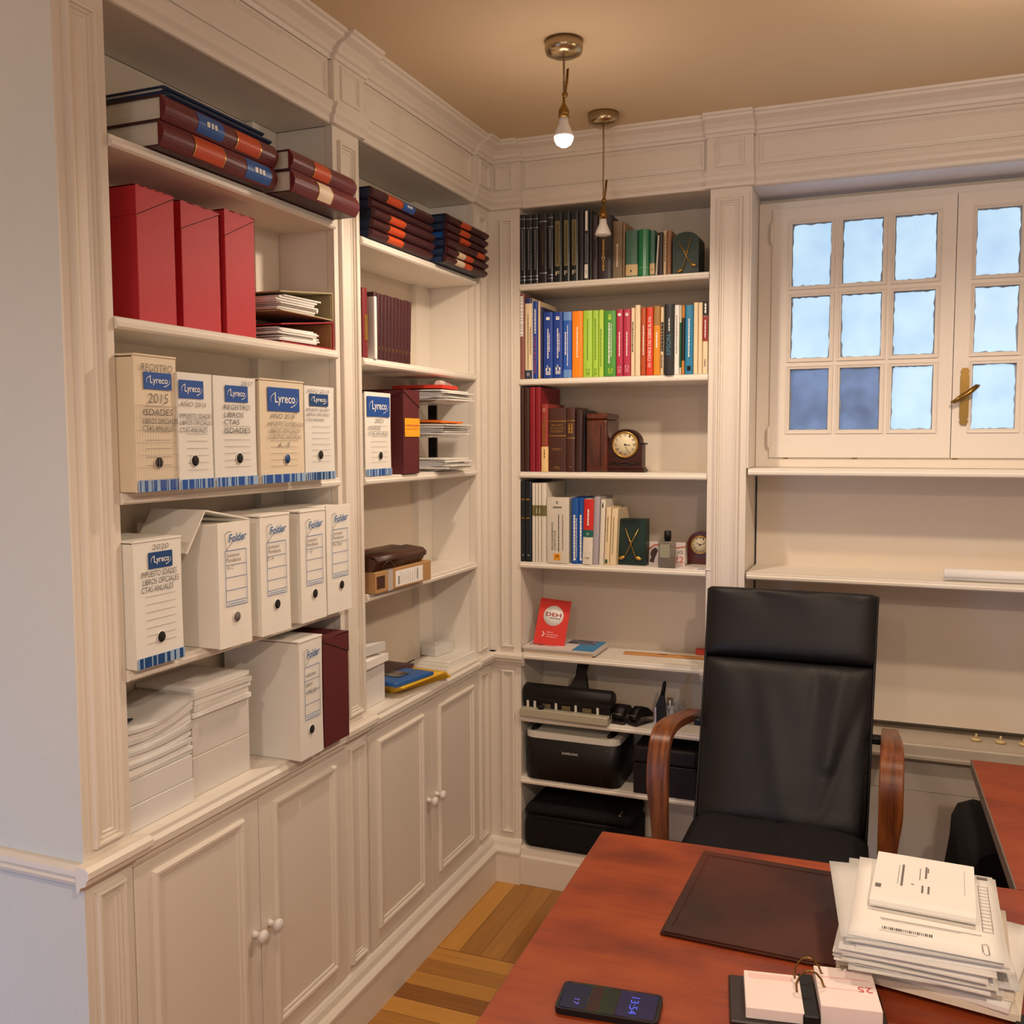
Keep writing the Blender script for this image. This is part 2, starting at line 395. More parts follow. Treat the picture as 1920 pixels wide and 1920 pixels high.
struct(b.build('trim_8', PAINT))
b = MB(); wsweep(b, 'L', arc, YW, .0); wsweep(b, 'B', arc, 0, 2.6); struct(b.build('trim_9', PAINT))
n = 10
for sd, a0, a1 in (('L', YW, -1.715), ('L', -.995, -.85), ('L', -.14, 0), ('B', 0, .124), ('B', .747, .889)):
    b = MB(); o = .014
    wbox(b, sd, a0, a1, 0, o, ZO+.05, 2.51)
    i0 = .03 if (sd, a1) != ('L', 0) else .034
    lo, hi = (a0+.028, a1-.028)
    if (sd, a1) == ('L', 0): hi = -.03
    if (sd, a0) == ('B', 0): lo = .03
    wframe(b, sd, lo, hi, 2.415, 2.498, base=o, w_=.018, h=.006)
    wsweep(b, sd, [(p+o if p > 0 else 0, q) for p, q in cor], a0-.004, a1+.004)
    wsweep(b, sd, [(p+o*.7 if p > 0 else 0, q) for p, q in arc], a0-.004, a1+.004)
    struct(b.build('trim_%d' % n, PAINT)); n += 1
# --- dado rail on the pilasters
dado = [(0, .782), (.006, .783), (.010, .792), (.022, .797), (.024, .806), (.030, .811), (.030, .822), (.022, .8292), (0, .8292)]
for sd, a0, a1 in (('L', YW-.018, -1.70), ('L', -1.0, -.845), ('L', -.145, 0), ('B', 0, .128), ('B', .745, .889)):
    b = MB(); wsweep(b, sd, dado, a0, a1); struct(b.build('trim_%d' % n, PAINT)); n += 1
# --- baseboards
bas = [(0, 0), (.030, 0), (.030, .105), (.034, .108), (.034, .116), (.026, .122), (.018, .126), (.014, .142), (.008, .150), (0, .155)]
b = MB(); wsweep(b, 'L', bas, YW, 0); wbox(b, 'L', YW+.031, 0, -.28, -.001, 0, .154); struct(b.build('baseboard_left', PAINT))
b = MB(); basb = [(0, 0), (.020, 0), (.020, .098), (.014, .106), (.010, .128), (.004, .134), (0, .137)]
wsweep(b, 'B', bas, 0, .118); wsweep(b, 'B', basb, .118, .879); wbox(b, 'B', .03, .879, -.22, 0, 0, .137); struct(b.build('baseboard_back', PAINT))
struct(MB().box(-1.8, -.0, YW-.012, YW, 0, .1).build('baseboard_side', PAINT))

# ================================================================ THE BOOKCASES
SZL = [2.098, 1.777, 1.457, 1.127]; SZM = [2.085, 1.770, 1.453, 1.137]; SZB = [2.078, 1.758, 1.441, 1.129, .808, .585, .362]
ST = .022
lip = lambda z: [(-.004, z), (.004, z), (.009, z+.004), (.010, z+.011), (.006, z+.014), (.006, z+.020), (.002, z+ST), (-.004, z+ST)]
DL, DB = .185, .225
def bookcase(label, side, a0, a1, shelves, depth, z0, strip=None):
    org = wp(side, (a0+a1)/2, 0, 0)
    t = thing('bookcase', label, 'bookcase', org)
    T = Matrix.Translation(-Vector(org))
    def nb():
        q = MB(); q.T = T; return q
    e = .001
    q = nb(); wbox(q, side, a0+e, a1-e, -depth-.015, -depth, z0+(.0 if side == 'B' else .03), ZO-.001); q.build('back_panel', BACKP, t)
    if strip: q = nb(); wbox(q, side, strip[0], strip[1], -depth, -depth+.022, z0+.03, ZO-.001); q.build('back_board', PAINT2, t)
    for s0, s1 in ((a0-.018, a0), (a1, a1+.018)):
        q = nb(); wbox(q, side, s0, s1, -depth-.015, -.021, z0+(.0 if side == 'B' else .03), ZO-.001); q.build('side_panel', PAINT2, t)
    q = nb(); wbox(q, side, a0+e, a1-e, -depth, -.021, ZO+.0, ZO+.016); q.build('top_panel', PAINT2, t)
    for z in shelves:
        q = nb(); wbox(q, side, a0+e, a1-e, -depth+.0005, -.004, z, z+ST); wsweep(q, side, lip(z), a0+e, a1-e)
        q.build('shelf', PAINT2, t)
    return t
bookcase('wide white built-in bookcase on the left wall with red boxes and archive boxes', 'L', *OPL, SZL, DL, .80, (OPL[1]-.10, OPL[1]-.001))
bookcase('narrow white built-in bookcase in the middle, beside the room corner on the left wall', 'L', *OPM, SZM, DL, .80, (OPM[1]-.10, OPM[1]-.001))
bookcase('white built-in bookcase on the back wall beside the window, full of coloured books', 'B', *OPB, SZB, DB, .137)
def cupboard(label, a0, a1, mid, frames):
    org = Vector((0, (a0+a1)/2, .156)); t = thing('cupboard', label, 'cupboard', org); T = Matrix.Translation(-org)
    def nb():
        q = MB(); q.T = T; return q
    q = nb(); q.box(-.27, -.0165, a0+.001, a1-.001, .156, .771); q.build('carcass', PAINT2, t)
    q = nb(); q.box(-.181, -.0101, a0+.001, a1-.001, .806, .828); 
    q.prism([(-.01, .772), (.004, .772), (.010, .782), (.012, .792), (.020, .797), (.022, .812), (.016, .820), (.016, .828), (-.01, .828)], lambda p, q_, s: (p, s, q_), a0+.001, a1-.001)
    q.build('countertop', PAINT2, t)
    for (d0, d1), (f0, f1), ky in (((a0, mid), frames[0], mid-.026), ((mid, a1), frames[1], mid+.030)):
        q = nb(); q.box(-.016, .003, d0+.0015, d1-.0015, .157, .770, .001); d = q.build('door', PAINT, t)
        q = nb(); wframe(q, 'L', f0, f1, .205, .745, base=.003, w_=.024, h=.009, prof=((0, 0), (.06, .7), (.2, 1), (.5, .9), (.62, .45), (.9, .35), (1, 0))); q.build('moulding', PAINT, d)
        q = nb(); q.lathe([(.0001, .003), (.010, .003), (.007, .008), (.0055, .016), (.011, .021), (.0145, .027), (.0135, .033), (.008, .037), (.0001, .038)], (0, ky, .465), 'x', 20); q.build('knob', CERAM, d)
    return t
cupboard('wide white two-door cupboard under the archive boxes, nearer the camera', *OPL, -1.345, ((-1.68, -1.402), (-1.295, -1.03)))
cupboard('narrower white two-door cupboard under the yellow folders, by the room corner', *OPM, -.483, ((-.815, -.538), (-.435, -.166)))

# ================================================================ WINDOW BAY
YF = .165; XR = 2.5
b = MB(); b.box(.8795, .885, .001, YF+.09, 1.481, ZO-.001); b.box(.759, .8785, .021, .36, 0, ZO-.001); struct(b.build('trim_%d' % n, PAINT)); n += 1
b = MB(); b.box(.885, XR, .021, .36, ZO, ZO+.016); b.box(XR, XR+.1, 0, .36, 0, ZO); struct(b.build('trim_%d' % n, mat('reveal_daylight_tint', (228, 232, 246), .5))); n += 1  # pale blue spill from the window panes is put into the reveal colour
struct(MB().box(.885, XR, .225, .30, .652, 1.457).box(.885, XR, .301, .36, .0, 1.456).box(.885, XR, YF+.05, .36, 2.325, ZO).box(.885, XR, .30, .36, 1.457, 2.33).build('wall_window', BACKP))
# lower part: ledge, lip and grey board
struct(MB().box(.885, XR, .10, .36, .605, .625).box(.885, XR, .085, .105, .585, .625, .004).box(.885, XR, .075, .09, .578, .592, .003).build('trim_%d' % n, mat('grey_ledge', (186, 174, 158), .5))); n += 1
b = MB(); b.box(.885, XR, .11, .15, 0, .4685); b.box(.885, XR, .11, .15, .4700, .604); struct(b.build('trim_%d' % n, LOWW)); n += 1
for z, l in ((1.458, 'white painted window sill board under the casement window'), (1.128, 'white painted wall shelf below the window sill holding a roll of paper')):
    s_ = MB(); s_.T = Matrix.Translation(Vector((-1.69, 0, -z)))
    s_.box(.886, XR-.001, .0, .2249, z, z+ST); s_.prism(lip(z), lambda p, q, t: (t, -p, q), .886, XR-.001)
    o = s_.build('wall_shelf', PAINT2, None, (1.69, 0, z)); tag(o, l, 'shelf')
# the window itself
wn = bpy.data.objects.new('window_1', None); col.objects.link(wn); wn.location = (1.47, YF, 1.48); struct(wn)
TW = Matrix.Translation(-Vector((1.47, YF, 1.48)))
def nbw():
    q = MB(); q.T = TW; return q
fx0 = px(1425, 377, 1, YF).x; sx0 = px(1447, 600, 1, YF).x; mx_ = px(1789, 600, 1, YF).x
zt = px(1620, 380, 1, YF).z; zb = px(1600, 858, 1, YF).z; zt2 = 2.33
sx1 = 2*mx_-sx0
q = nbw()
q.box(fx0, sx0-.001, YF-.006, YF+.05, 1.481, zt2); q.box(sx1+.001, sx1+.001+sx0-fx0, YF-.006, YF+.05, 1.481, zt2)
q.box(sx0-.001, sx1+.001, YF-.006, YF+.05, zt+.001, zt2); q.box(sx0-.001, sx1+.001, YF-.006, YF+.05, 1.481, zb-.001)
q.box(.8855, fx0-.0002, YF-.002, YF+.049, 1.482, zt2-.001); q.box(sx1+.06, XR-.0, YF-.002, YF+.05, 1.481, zt2)
q.build('frame', PAINT, wn)
pl, pr = px(1482.5, 600, 1, YF).x, px(1754, 600, 1, YF).x
pt, pb = px(1620, 410, 1, YF).z, px(1600, 807, 1, YF).z
mu = .030; pw = (pr-pl-2*mu)/3; ph = (pt-pb-2*mu)/3
PB = emit('frosted_pane', (200, 232, 254), .95, 7, (176, 212, 246)); PD = emit('clear_pane', (122, 144, 186), .85, 9, (84, 98, 128))  # the second tone is clear glass showing grey-blue
random.seed(3)
for k, (x0, x1, P0, P1) in enumerate(((sx0, mx_-.001, pl, pr), (mx_+.001, sx1, 2*mx_-pr, 2*mx_-pl))):
    q = nbw(); a, c = YF-.014, YF+.03
    q.box(x0, P0, a, c, zb, zt); q.box(P1, x1, a, c, zb, zt); q.box(P0, P1, a, c, zb, pb, .0); q.box(P0, P1, a, c, pt, zt, .0)
    for i in range(1, 3):
        q.box(P0+i*pw+(i-1)*mu, P0+i*(pw+mu), a, c, pb, pt); q.box(P0, P1, a+.0004, c, pb+i*ph+(i-1)*mu, pb+i*(ph+mu))
    for i in range(3):
        for j in range(3):
            u0, v0 = P0+i*(pw+mu), pb+j*(ph+mu)
            q.T = TW; wframe(q, 'B', u0-.010, u0+pw+.010, v0-.010, v0+ph+.010, base=-a, w_=.012, h=.005)
    sash = q.build('sash', PAINT, wn)
    for i in range(3):
        for j in range(3):
            u0, v0 = P0+i*(pw+mu), pb+j*(ph+mu)
            q = nbw(); q.box(u0-.001, u0+pw+.001, YF+.002, YF+.006, v0-.001, v0+ph+.001)
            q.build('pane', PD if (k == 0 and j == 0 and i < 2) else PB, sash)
            # ragged paint along the glass edge
            q = nbw(); cx, cz = u0+pw/2, v0+ph/2; out = []; inn = []
            NN = 44
            for e in range(NN):
                s = e/NN*4; sd, f = int(s), s-int(s)
                hx, hz = [(f*2-1, -1), (1, f*2-1), (1-f*2, 1), (-1, 1-f*2)][sd]
                out.append((cx+hx*(pw/2), cz+hz*(ph/2)))
                g = .0025+random.random()*.0035 + (.002 if random.random() < .2 else 0)
                inn.append((cx+hx*(pw/2-g), cz+hz*(ph/2-g)))
            for e in range(NN):
                f = (e+1) % NN
                q.quad([(out[e][0], YF+.001, out[e][1]), (out[f][0], YF+.001, out[f][1]), (inn[f][0], YF+.001, inn[f][1]), (inn[e][0], YF+.001, inn[e][1])])
            q.build('ragged_putty', mat('old_putty', (150, 160, 172), .6, var=.3, scale=60), sash)
    for zz in ((zt-.10, zt-.05), (zb+.04, zb+.09)):
        hx = sx0-.002 if k == 0 else sx1+.002
        q = nbw(); q.tube([(hx, YF-.016, zz[0]-.012), (hx, YF-.018, zz[0]), (hx, YF-.018, zz[1]), (hx, YF-.016, zz[1]+.012)], [.002, .006, .006, .002], 10); q.build('hinge', PAINT, wn)
hx = px(1808, 750, 1, YF-.02).x; h0, h1 = px(1803, 797, 1, YF-.02).z, px(1806, 690, 1, YF-.02).z
q = nbw(); ys = YF-.0145; wv = .0125
poly = [(-.6, 0), (-1, .06), (-.8, .1), (-1, .14), (-1, .86), (-.8, .9), (-1, .94), (-.6, 1), (.6, 1), (1, .94), (.8, .9), (1, .86), (1, .14), (.8, .1), (1, .06), (.6, 0)]
q.prism(poly, lambda p, q_, t: (hx+p*wv, t, h0+q_*(h1-h0)), ys, ys-.006); hd = q.build('window_handle', BRASS, wn)
q = nbw(); hc = h0+(h1-h0)*.52
q.lathe([(.009, 0), (.009, -.02), (.006, -.022), (.0001, -.023)], (hx, ys-.004, hc), 'y', 14)
q.tube([(hx-.036, ys-.020, hc-.020), (hx-.030, ys-.027, hc-.020), (hx-.012, ys-.030, hc-.008), (hx+.010, ys-.030, hc+.006), (hx+.032, ys-.027, hc+.026), (hx+.038, ys-.022, hc+.028)], [.004, .006, .0085, .0085, .007, .004], 12)
q.build('lever', BRASS, hd)
for u in (1473, 1602, 1790):
    xx = px(u, 857, 1, YF-.007).x; q = nbw(); q.box(xx-.008, xx+.008, YF-.009, YF-.006, zb-.004, zb+.001, .0008); q.build('latch_plate', BRASS, wn)

# ================================================================ CEILING PENDANTS
def pendant(label, x, y, zb_, on, group):
    t = thing('pendant_lamp', label, 'lamp', (x, y, ZC), group=group)
    MB().lathe([(.0001, 0), (.048, 0), (.048, -.020), (.045, -.030), (.030, -.037), (.006, -.040), (.0001, -.040)], n=36).build('canopy', NICKEL, t)
    L = ZC-zb_                                    # to the bottom of the bulb
    kz = -(L-.105)
    MB().tube([(0, 0, -.038), (.001, 0, -.10), (0, 0, kz*.75), (.001, 0, kz)], .0028, 8).build('cord', CORD, t)
    q = MB(); q.tube([(.004, 0, kz), (.010, 0, kz+.03), (.012, 0, kz+.062), (.009, 0, kz+.060), (.005, 0, kz+.02), (.002, 0, kz-.004)], .0018, 6)
    q.lathe([(.0001, .008), (.006, .005), (.008, 0), (.006, -.006), (.0001, -.008)], (.003, 0, kz), n=14); q.build('cord_loop', BRASS, t)
    MB().lathe([(.0001, kz-.006), (.003, kz-.008), (.004, kz-.022), (.012, kz-.036), (.0135, kz-.040), (.0135, kz-.056), (.0001, kz-.057)], n=20).build('socket', BRASS, t)
    bb = MB().lathe([(.0001, kz-.054), (.011, kz-.056), (.012, kz-.070), (.021, kz-.090), (.0245, kz-.100), (.0245, kz-.103), (.0225, kz-.104), (.0001, kz-.104)], n=28).build('bulb', CERAM, t)
    if on: MB().lathe([(.0238, kz-.1035), (.0235, kz-.110), (.018, kz-.121), (.009, kz-.127), (.0001, kz-.129)], n=28).build('lit_lens', emit('lamp_glow', (255, 240, 215), 60), bb)
    else: MB().lathe([(.0222, kz-.1035), (.018, kz-.106), (.0001, kz-.107)], n=28).build('lens', LGREY, bb)
    return t
pendant('lit bare bulb hanging on a short cord from a round metal canopy', .522, -.739, 2.330, True, None)
pendant('unlit white bulb in a brass socket on a long cord near the back bookcase', .462, -.186, 2.200, False, None)

# ================================================================ THINGS ON THE SHELVES
TL = [z+ST+.0006 for z in SZL]+[.8286]; TM = [z+ST+.0006 for z in SZM]+[.8286]; TB = [z+ST+.0006 for z in SZB]+[.1376]
def PL(u0, u1, v, xf):
    y0, y1 = px(u0, v, 0, xf).y, px(u1, v, 0, xf).y
    y0 = max(y0, -1.7235) if y0 < -1.3 else max(y0, -.8585) if -.92 < y0 < -.8 else y0
    return (y0+y1)/2, y1-y0
def PB_(u0, u1, v, yf):
    x0, x1 = max(.1145, px(u0, v, 1, yf).x), min(.7565, px(u1, v, 1, yf).x); return (x0+x1)/2, x1-x0
def ang(l): return R(90) if l == 'L' else 0

# ---- archive boxes
def archive_box(label, u0, u1, vt, vm, z, xf, kind, texts, group, logo=(.12, .88, .735, .86), m=CARD, dz=0, hole=(.5, .16), depth=None, flap=0, T2='', strip=True, rz=0, logom=None, rule0=.62, htone=DARK):
    yc, wd = PL(u0, u1, vm, xf); h = px((u0+u1)/2, vt, 0, xf).z - z; D = depth or xf+.160
    t = thing('archive_box', label, 'archive box', (xf, yc, z), R(90)+rz, group)
    w2 = wd/2-.0008
    MB().box(-w2, w2, .0035, D, 0, h-.004, .0015).build('box_body', m, t)
    # corrugated front flap and top fold, slightly bowed
    q = MB()
    def fr(s, k): return lambda i, j: (-w2+2*w2*i, s - .0015*math.sin(math.pi*j)*math.sin(math.pi*i*1.3), j*h)
    A = q.grid(fr(0, 0), 6, 8, smooth=False); B = q.grid(lambda i, j: (-w2+2*w2*i, .0032, j*h), 6, 8, smooth=False)
    for (i0, i1) in (((0, k), (0, k+1)) for k in range(8)): q.bm.faces.new((A[0][i0[1]], A[0][i1[1]], B[0][i1[1]], B[0][i0[1]]))
    for k in range(8): q.bm.faces.new((A[6][k], B[6][k], B[6][k+1], A[6][k+1]))
    for k in range(6): q.bm.faces.new((A[k][8], B[k][8], B[k+1][8], A[k+1][8])); q.bm.faces.new((A[k][0], A[k+1][0], B[k+1][0], B[k][0]))
    q.build('front_flap', m, t)
    if flap:
        q = MB(); q.box(-w2-.001, w2+.001, -.002, D*.75, h-.002, h+.002, .001)
        q.build('top_flap', m, t)
    X = lambda f: -w2+2*w2*f; Z = lambda f: h*f; F = -.0028
    if kind == 'lyreco':
        lm = logom or LOGOB
        p = panel(t, 'logo_label', lm, X(logo[0]), X(logo[1]), Z(logo[2]), Z(logo[3]), F)
        lw = X(logo[1])-X(logo[0]); lh = Z(logo[3])-Z(logo[2]); lx = X(logo[0]); lz = Z(logo[2])
        lettering('Lyreco', p, lx+.21*lw, lx+.85*lw, lz+.24*lh, lz+.74*lh, WHITEINK, F-.0006, bold=.012)
        sw = []
        for a in range(10):
            a0, a1 = R(128+a*7), R(128+(a+1)*7)
            sw.append((lx+lw*(.5+.42*math.cos(a0)), lz+lh*(.5+.36*math.sin(a0)), lx+lw*(.5+.42*math.cos(a1)), lz+lh*(.5+.36*math.sin(a1)), .0013*(1-a/11)+.0003))
            a0, a1 = R(-62+a*8), R(-62+(a+1)*8)
            sw.append((lx+lw*(.5+.42*math.cos(a0)), lz+lh*(.5+.36*math.sin(a0)), lx+lw*(.5+.42*math.cos(a1)), lz+lh*(.5+.36*math.sin(a1)), .0013*(1-a/11)+.0003))
        lines(p, 'logo_swoosh', WHITEINK, sw, F-.0007)
        lines(t, 'ruled_lines', PENC, [(X(.2), Z(rule0-k*.062), X(.82), Z(rule0-k*.062), .0006) for k in range(int((rule0-.1)/.062))], F-.0002)
        if strip:
            random.seed(hash(label) % 97 if False else len(label))
            panel(t, 'stripe_band', PALEB, X(0.004), X(.996), Z(.004), Z(.088), F-.0001)
            q = MB(); x = .04
            while x < .94:
                ww = random.choice((.02, .03, .07, .14)); q.box(X(x), X(min(x+ww, .97)), F-.0007, F-.0003, Z(.006), Z(.086)); x += ww+random.choice((.03, .05, .09))
            q.build('blue_stripes', lm, t)
    elif kind == 'folder':
        FB = FORMB
        # tilted open square and the word
        c = (X(.30), Z(.86)); s = .0165; th = R(14)
        P = [(-.9, -1), (.9, -.5), (.9, .75), (.2, 1.0), (-.7, .9)]
        P = [(c[0]+s*.75*(a*math.cos(th)-b_*math.sin(th)), c[1]+s*1.05*(a*math.sin(th)+b_*math.cos(th))) for a, b_ in P]
        lines(t, 'logo_square', PENC, [(P[i][0], P[i][1], P[(i+1) % 5][0], P[(i+1) % 5][1], .0011) for i in (0, 2, 3, 4)], F)
        lettering('Folder', t, X(.30), X(.86), Z(.845), Z(.91), FB, F-.0003, 'logo_lettering', shear=.25, bold=.01, rot=R(-4))
        x0, x1 = X(.19), X(.84); z0, z1 = Z(.33), Z(.775)
        sg = [(x0, z0, x1, z0, .0012), (x0, z1, x1, z1, .0012), (x0, z0, x0, z1, .0012), (x1, z0, x1, z1, .0012)]
        for f in (.075, .29, .52, .74): 
            sg.append((x0, z0+(z1-z0)*(f if f > .1 else .09), x1, z0+(z1-z0)*(f if f > .1 else .09), .0010))
        lines(t, 'form_table', FB, sg, F)
        lines(t, 'fine_print', PALEB, [(x0+.006, z0+(z1-z0)*.045, x1-.006, z0+(z1-z0)*.045, .0022)], F)
    for (s, x0, x1, z0, z1, mm) in texts:
        lettering(s, t, X(x0), X(x1), Z(z0), Z(z1), mm, F-.0006, 'handwriting', bold=-.01, shear=.12)
    hx, hz = X(hole[0]), Z(hole[1])
    MB().lathe([(.0001, F-.0004), (.0105, F-.0004), (.0105, F+.001)], (hx, 0, hz), 'y', 22, cap=False).build('finger_hole', htone, t)
    q = MB(); q.lathe([(.0105, F-.0005), (.0112, F-.0008), (.0118, F+.001)], (hx, 0, hz), 'y', 22, cap=False); q.build('hole_rim', m, t)
    return t

Z2 = TL[2]; Z3 = TL[3]; G1 = 'archive boxes with blue logo labels'; G2 = 'white archive boxes with a blue form'
LO = [('LIBROS OFICIALES', .06, 1.0), ]
b15 = archive_box('leftmost white archive box marked REGISTRO 2015, with grey grid tape, second shelf row', 248, 333, 668, 800, Z2, .04, 'lyreco',
    [('REGISTRO', .14, .88, .885, .94, PENC), ('2015', .28, .76, .655, .725, PENC), ('ISDADES', .16, .86, .565, .61, INK), ('LIBROS OFICIALES', .14, .98, .505, .54, INK), ('CTAS ANUALES', .14, .90, .45, .49, INK)], G1, (.2, .86, .755, .88), CARD2, hole=(.5, .215), flap=1, rule0=.63)
yc, wd = PL(248, 333, 800, .04); h_ = px(290, 668, 0, .04).z-Z2; GT = mat('tape_grid_grey', (176, 168, 164), .4); w_ = wd/2-.001
lines(b15, 'grid_tape', GT, [(-w_+2*w_*k/16, .006, -w_+2*w_*k/16, h_*.64, .0006) for k in range(17)]+[(-w_, h_*k/11, w_, h_*k/11, .0006) for k in range(1, 8)], -.0038)
archive_box('white archive box marked 2016, second from the left in the row of blue logo boxes', 334, 399, 700, 800, Z2, .045, 'lyreco',
    [('AÑO 2016', .02, .78, .71, .76, PENC), ('IMPUESTO SDADES', .0, .94, .61, .65, INK), ('LIBROS OFICIALES', .0, .94, .555, .59, INK), ('CTAS ANUALES', .0, .80, .49, .53, INK)], G1, (.02, .72, .78, .935), CARDG, hole=(.42, .245), rule0=.60)
archive_box('white archive box with the year 2017 above its logo and REGISTRO LIBROS CTAS below', 401, 481, 707, 800, Z2, .045, 'lyreco',
    [('2017', .62, .9, .925, .965, PENC), ('REGISTRO', .2, .82, .70, .745, INK), ('LIBROS', .2, .66, .63, .675, INK), ('CTAS', .2, .56, .565, .61, INK), ('ISDADES', .2, .82, .49, .535, INK)], G1, (.25, .78, .77, .92), CARDG, hole=(.55, .255), rule0=.55)
archive_box('cream archive box with the largest blue logo, marked 2018 and A - E', 487, 570, 714, 800, Z2, .05, 'lyreco',
    [('AÑO 2018', .2, .76, .63, .69, PENC), ('IMPUESTO SOCIEDADES', .14, .98, .555, .59, PENC), ('LIBROS OFICIALES', .16, .88, .49, .525, PENC), ('CUENTAS ANUALES', .14, .90, .43, .465, PENC), ('A - E', .36, .64, .35, .395, PENC)], G1, (.16, .88, .70, .93), CARD2, hole=(.57, .235), rule0=.60, flap=1, htone=LOGOD)
archive_box('narrow white archive box marked 2019 at the right end of the blue logo row', 571, 627, 725, 800, Z2, .045, 'lyreco',
    [('AÑO 2019', .06, .80, .93, .975, PENC), ('IMPUESTO SDADES', .02, .80, .735, .765, INK), ('LIBROS OFICIALES', .02, .80, .685, .715, INK), ('CTAS ANUALES', .02, .62, .63, .66, INK)], G1, (.15, .77, .79, .92), CARDG, hole=(.48, .27), rule0=.57, logom=LOGOD)
archive_box('white archive box marked 2020 standing alone left of the open box on the third shelf', 240, 343, 1012, 1130, Z3, .025, 'lyreco',
    [('2020', .36, .70, .925, .965, PENC), ('IMPUESTO SDADES', .12, .86, .715, .76, INK), ('LIBROS OFICIALES', .14, .90, .655, .70, INK), ('CTAS ANUALES', .12, .78, .595, .64, INK)], G1, (.28, .78, .775, .905), CARDG, hole=(.5, .22), rule0=.56, logom=LOGOD, flap=1)
archive_box('white archive box marked 2021 beside a maroon box in the middle bookcase', 684, 733, 736, 800, TM[2], .002, 'lyreco',
    [('2021', .34, .68, .64, .69, PENC), ('ISDADES', .08, .56, .555, .595, PENC), ('CTAS ANUALES', .08, .86, .49, .53, PENC)], G1, (.06, .93, .71, .95), CARD, hole=(.55, .245), rule0=.6)
HW = [('Documentación', .22, .62, .725, .755, INK), ('Pendiente', .22, .66, .685, .715, INK)]
fb = archive_box('open white archive box with its lid flap bent up, form marked A - C', 411, 470, 978, 1100, Z3, .055, 'folder', HW+[('A - C', .24, .42, .625, .655, INK)], G2, m=CARD, hole=(.5, .235), rz=R(-2), htone=PENC)
# its raised lid
yc, wd = PL(411, 470, 1100, .055)
q = MB(); h_ = px(440, 978, 0, .055).z-Z3
for (a, b_, c, d) in (((-wd/2-.047, .035, h_-.058), (-wd/2+.002, .030, h_+.024), (-wd/2+.002, .17, h_+.024), (-wd/2-.047, .175, h_-.050)), ((-wd/2+.002, .03, h_+.024), (wd/2-.002, .0, h_+.001), (wd/2-.002, .18, h_+.001), (-wd/2+.002, .175, h_+.024))):
    n_ = (Vector(b_)-Vector(a)).cross(Vector(d)-Vector(a)).normalized()*.003
    q.hexa([a, b_, c, d]+[tuple(Vector(p)+n_) for p in (a, b_, c, d)])
q.build('raised_lid', CARD, fb)
archive_box('white archive box with form marked D - H, right of the open box', 489, 545, 965, 1100, Z3, .055, 'folder', HW+[('D - H', .2, .4, .625, .655, INK)], G2, m=CARD, hole=(.5, .245), flap=1)
archive_box('white archive box with form marked I - O, second from the right on the third shelf', 564, 612, 957, 1080, Z3, .05, 'folder', HW+[('I - O', .22, .42, .625, .655, INK)], G2, m=CARD, hole=(.5, .245), flap=1)
archive_box('white archive box at the right end of the third shelf, overlapping the pilaster', 613, 659, 946, 1080, Z3, .045, 'folder', HW+[('Por Cobrar', .22, .6, .625, .655, INK)], G2, m=CARD, hole=(.55, .25))
bx5 = archive_box('white archive box standing on the counter between paper reams and a maroon box', 562, 606, 1197, 1330, TL[4], .052, 'folder', [('ASESORIA', .22, .66, .69, .715, INK), ('Laboral', .22, .5, .61, .645, INK), ('CTAS 2021', .26, .7, .54, .58, PENC)], G2, m=CARDG, hole=(.45, .235), flap=1)

# ---- card file boxes with slanted lids
def file_box(label, u0, u1, vt, vm, z, xf, m, group, lean=0, dn=0, depth=None, rz=0, sticker=None, hmax=None):
    yc, wd = PL(u0, u1, vm, xf); h = px((u0+u1)/2, vt, 0, xf).z - z
    if hmax: h = min(h, hmax)
    D = depth or xf+.160
    t = thing('file_box', label, 'file box', (xf, yc, z), group=group, rot=(0, lean, R(90)+rz) if not lean else (0, 0, R(90)+rz))
    w2 = wd/2-.001
    MB().box(-w2+.001, w2-.001, .001, D, 0, h-.003, .001).build('box_body', m, t)
    # lid: sleeve over the top whose side edge slants down towards the back
    q = MB(); zf, zb2 = h-.045, h-.105
    l0, l1 = (h-.006, h-.05) if dn else (h-.055, h-.004)
    q.hexa([(-w2, -.0005, l0), (w2, -.0005, l1), (w2, .0012, l1), (-w2, .0012, l0), (-w2, -.0005, h), (w2, -.0005, h), (w2, .0012, h), (-w2, .0012, h)])
    q.hexa([(-w2-.001, -.0005, l0), (-w2+.001, -.0005, l0), (-w2+.001, D+.001, h-.058), (-w2-.001, D+.001, h-.058), (-w2-.001, -.0005, h), (-w2+.001, -.0005, h), (-w2+.001, D+.001, h), (-w2-.001, D+.001, h)])
    q.box(-w2-.001, w2, -.0005, D+.001, h-.002, h+.0005)
    q.build('lid', m, t)
    lines(t, 'lid_seam', DARK, [(-w2, l0-.0005, w2, l1-.0005, .0012)], -.0012)
    if sticker: sticker(t, w2, h)
    return t
G3 = 'red card file boxes'
file_box('large bright red file box at the left end of the second shelf from the top', 258, 331, 358, 500, TL[1], -.012, REDBOX, G3)
file_box('bright red file box in the middle of the three red boxes', 341, 414, 388, 500, TL[1], -.03, REDBOX, G3)
file_box('bright red file box on the right of the three, beside the lever arch files', 423, 480, 402, 520, TL[1], -.025, REDBOX, G3)
file_box('maroon file box on the counter, right of a white archive box', 608, 656, 1190, 1320, TL[4], .05, DRED, 'maroon file boxes', dn=1)
def sticky(t, w2, h):
    p = panel(t, 'sticky_note', mat('orange_note', (250, 172, 38), .6), -w2+.004, w2-.001, h-.135, h-.082, -.0012)
    lettering('cuentas anuales', p, -w2+.009, w2-.006, h-.105, h-.098, REDINK, -.0018); lettering('ejercicio 2021', p, -w2+.012, w2-.014, h-.116, h-.110, REDINK, -.0018)
file_box('maroon file box with an orange sticky note in the middle bookcase', 757, 787, 731, 800, TM[2], .014, DRED, 'maroon file boxes', dn=1, sticker=sticky)

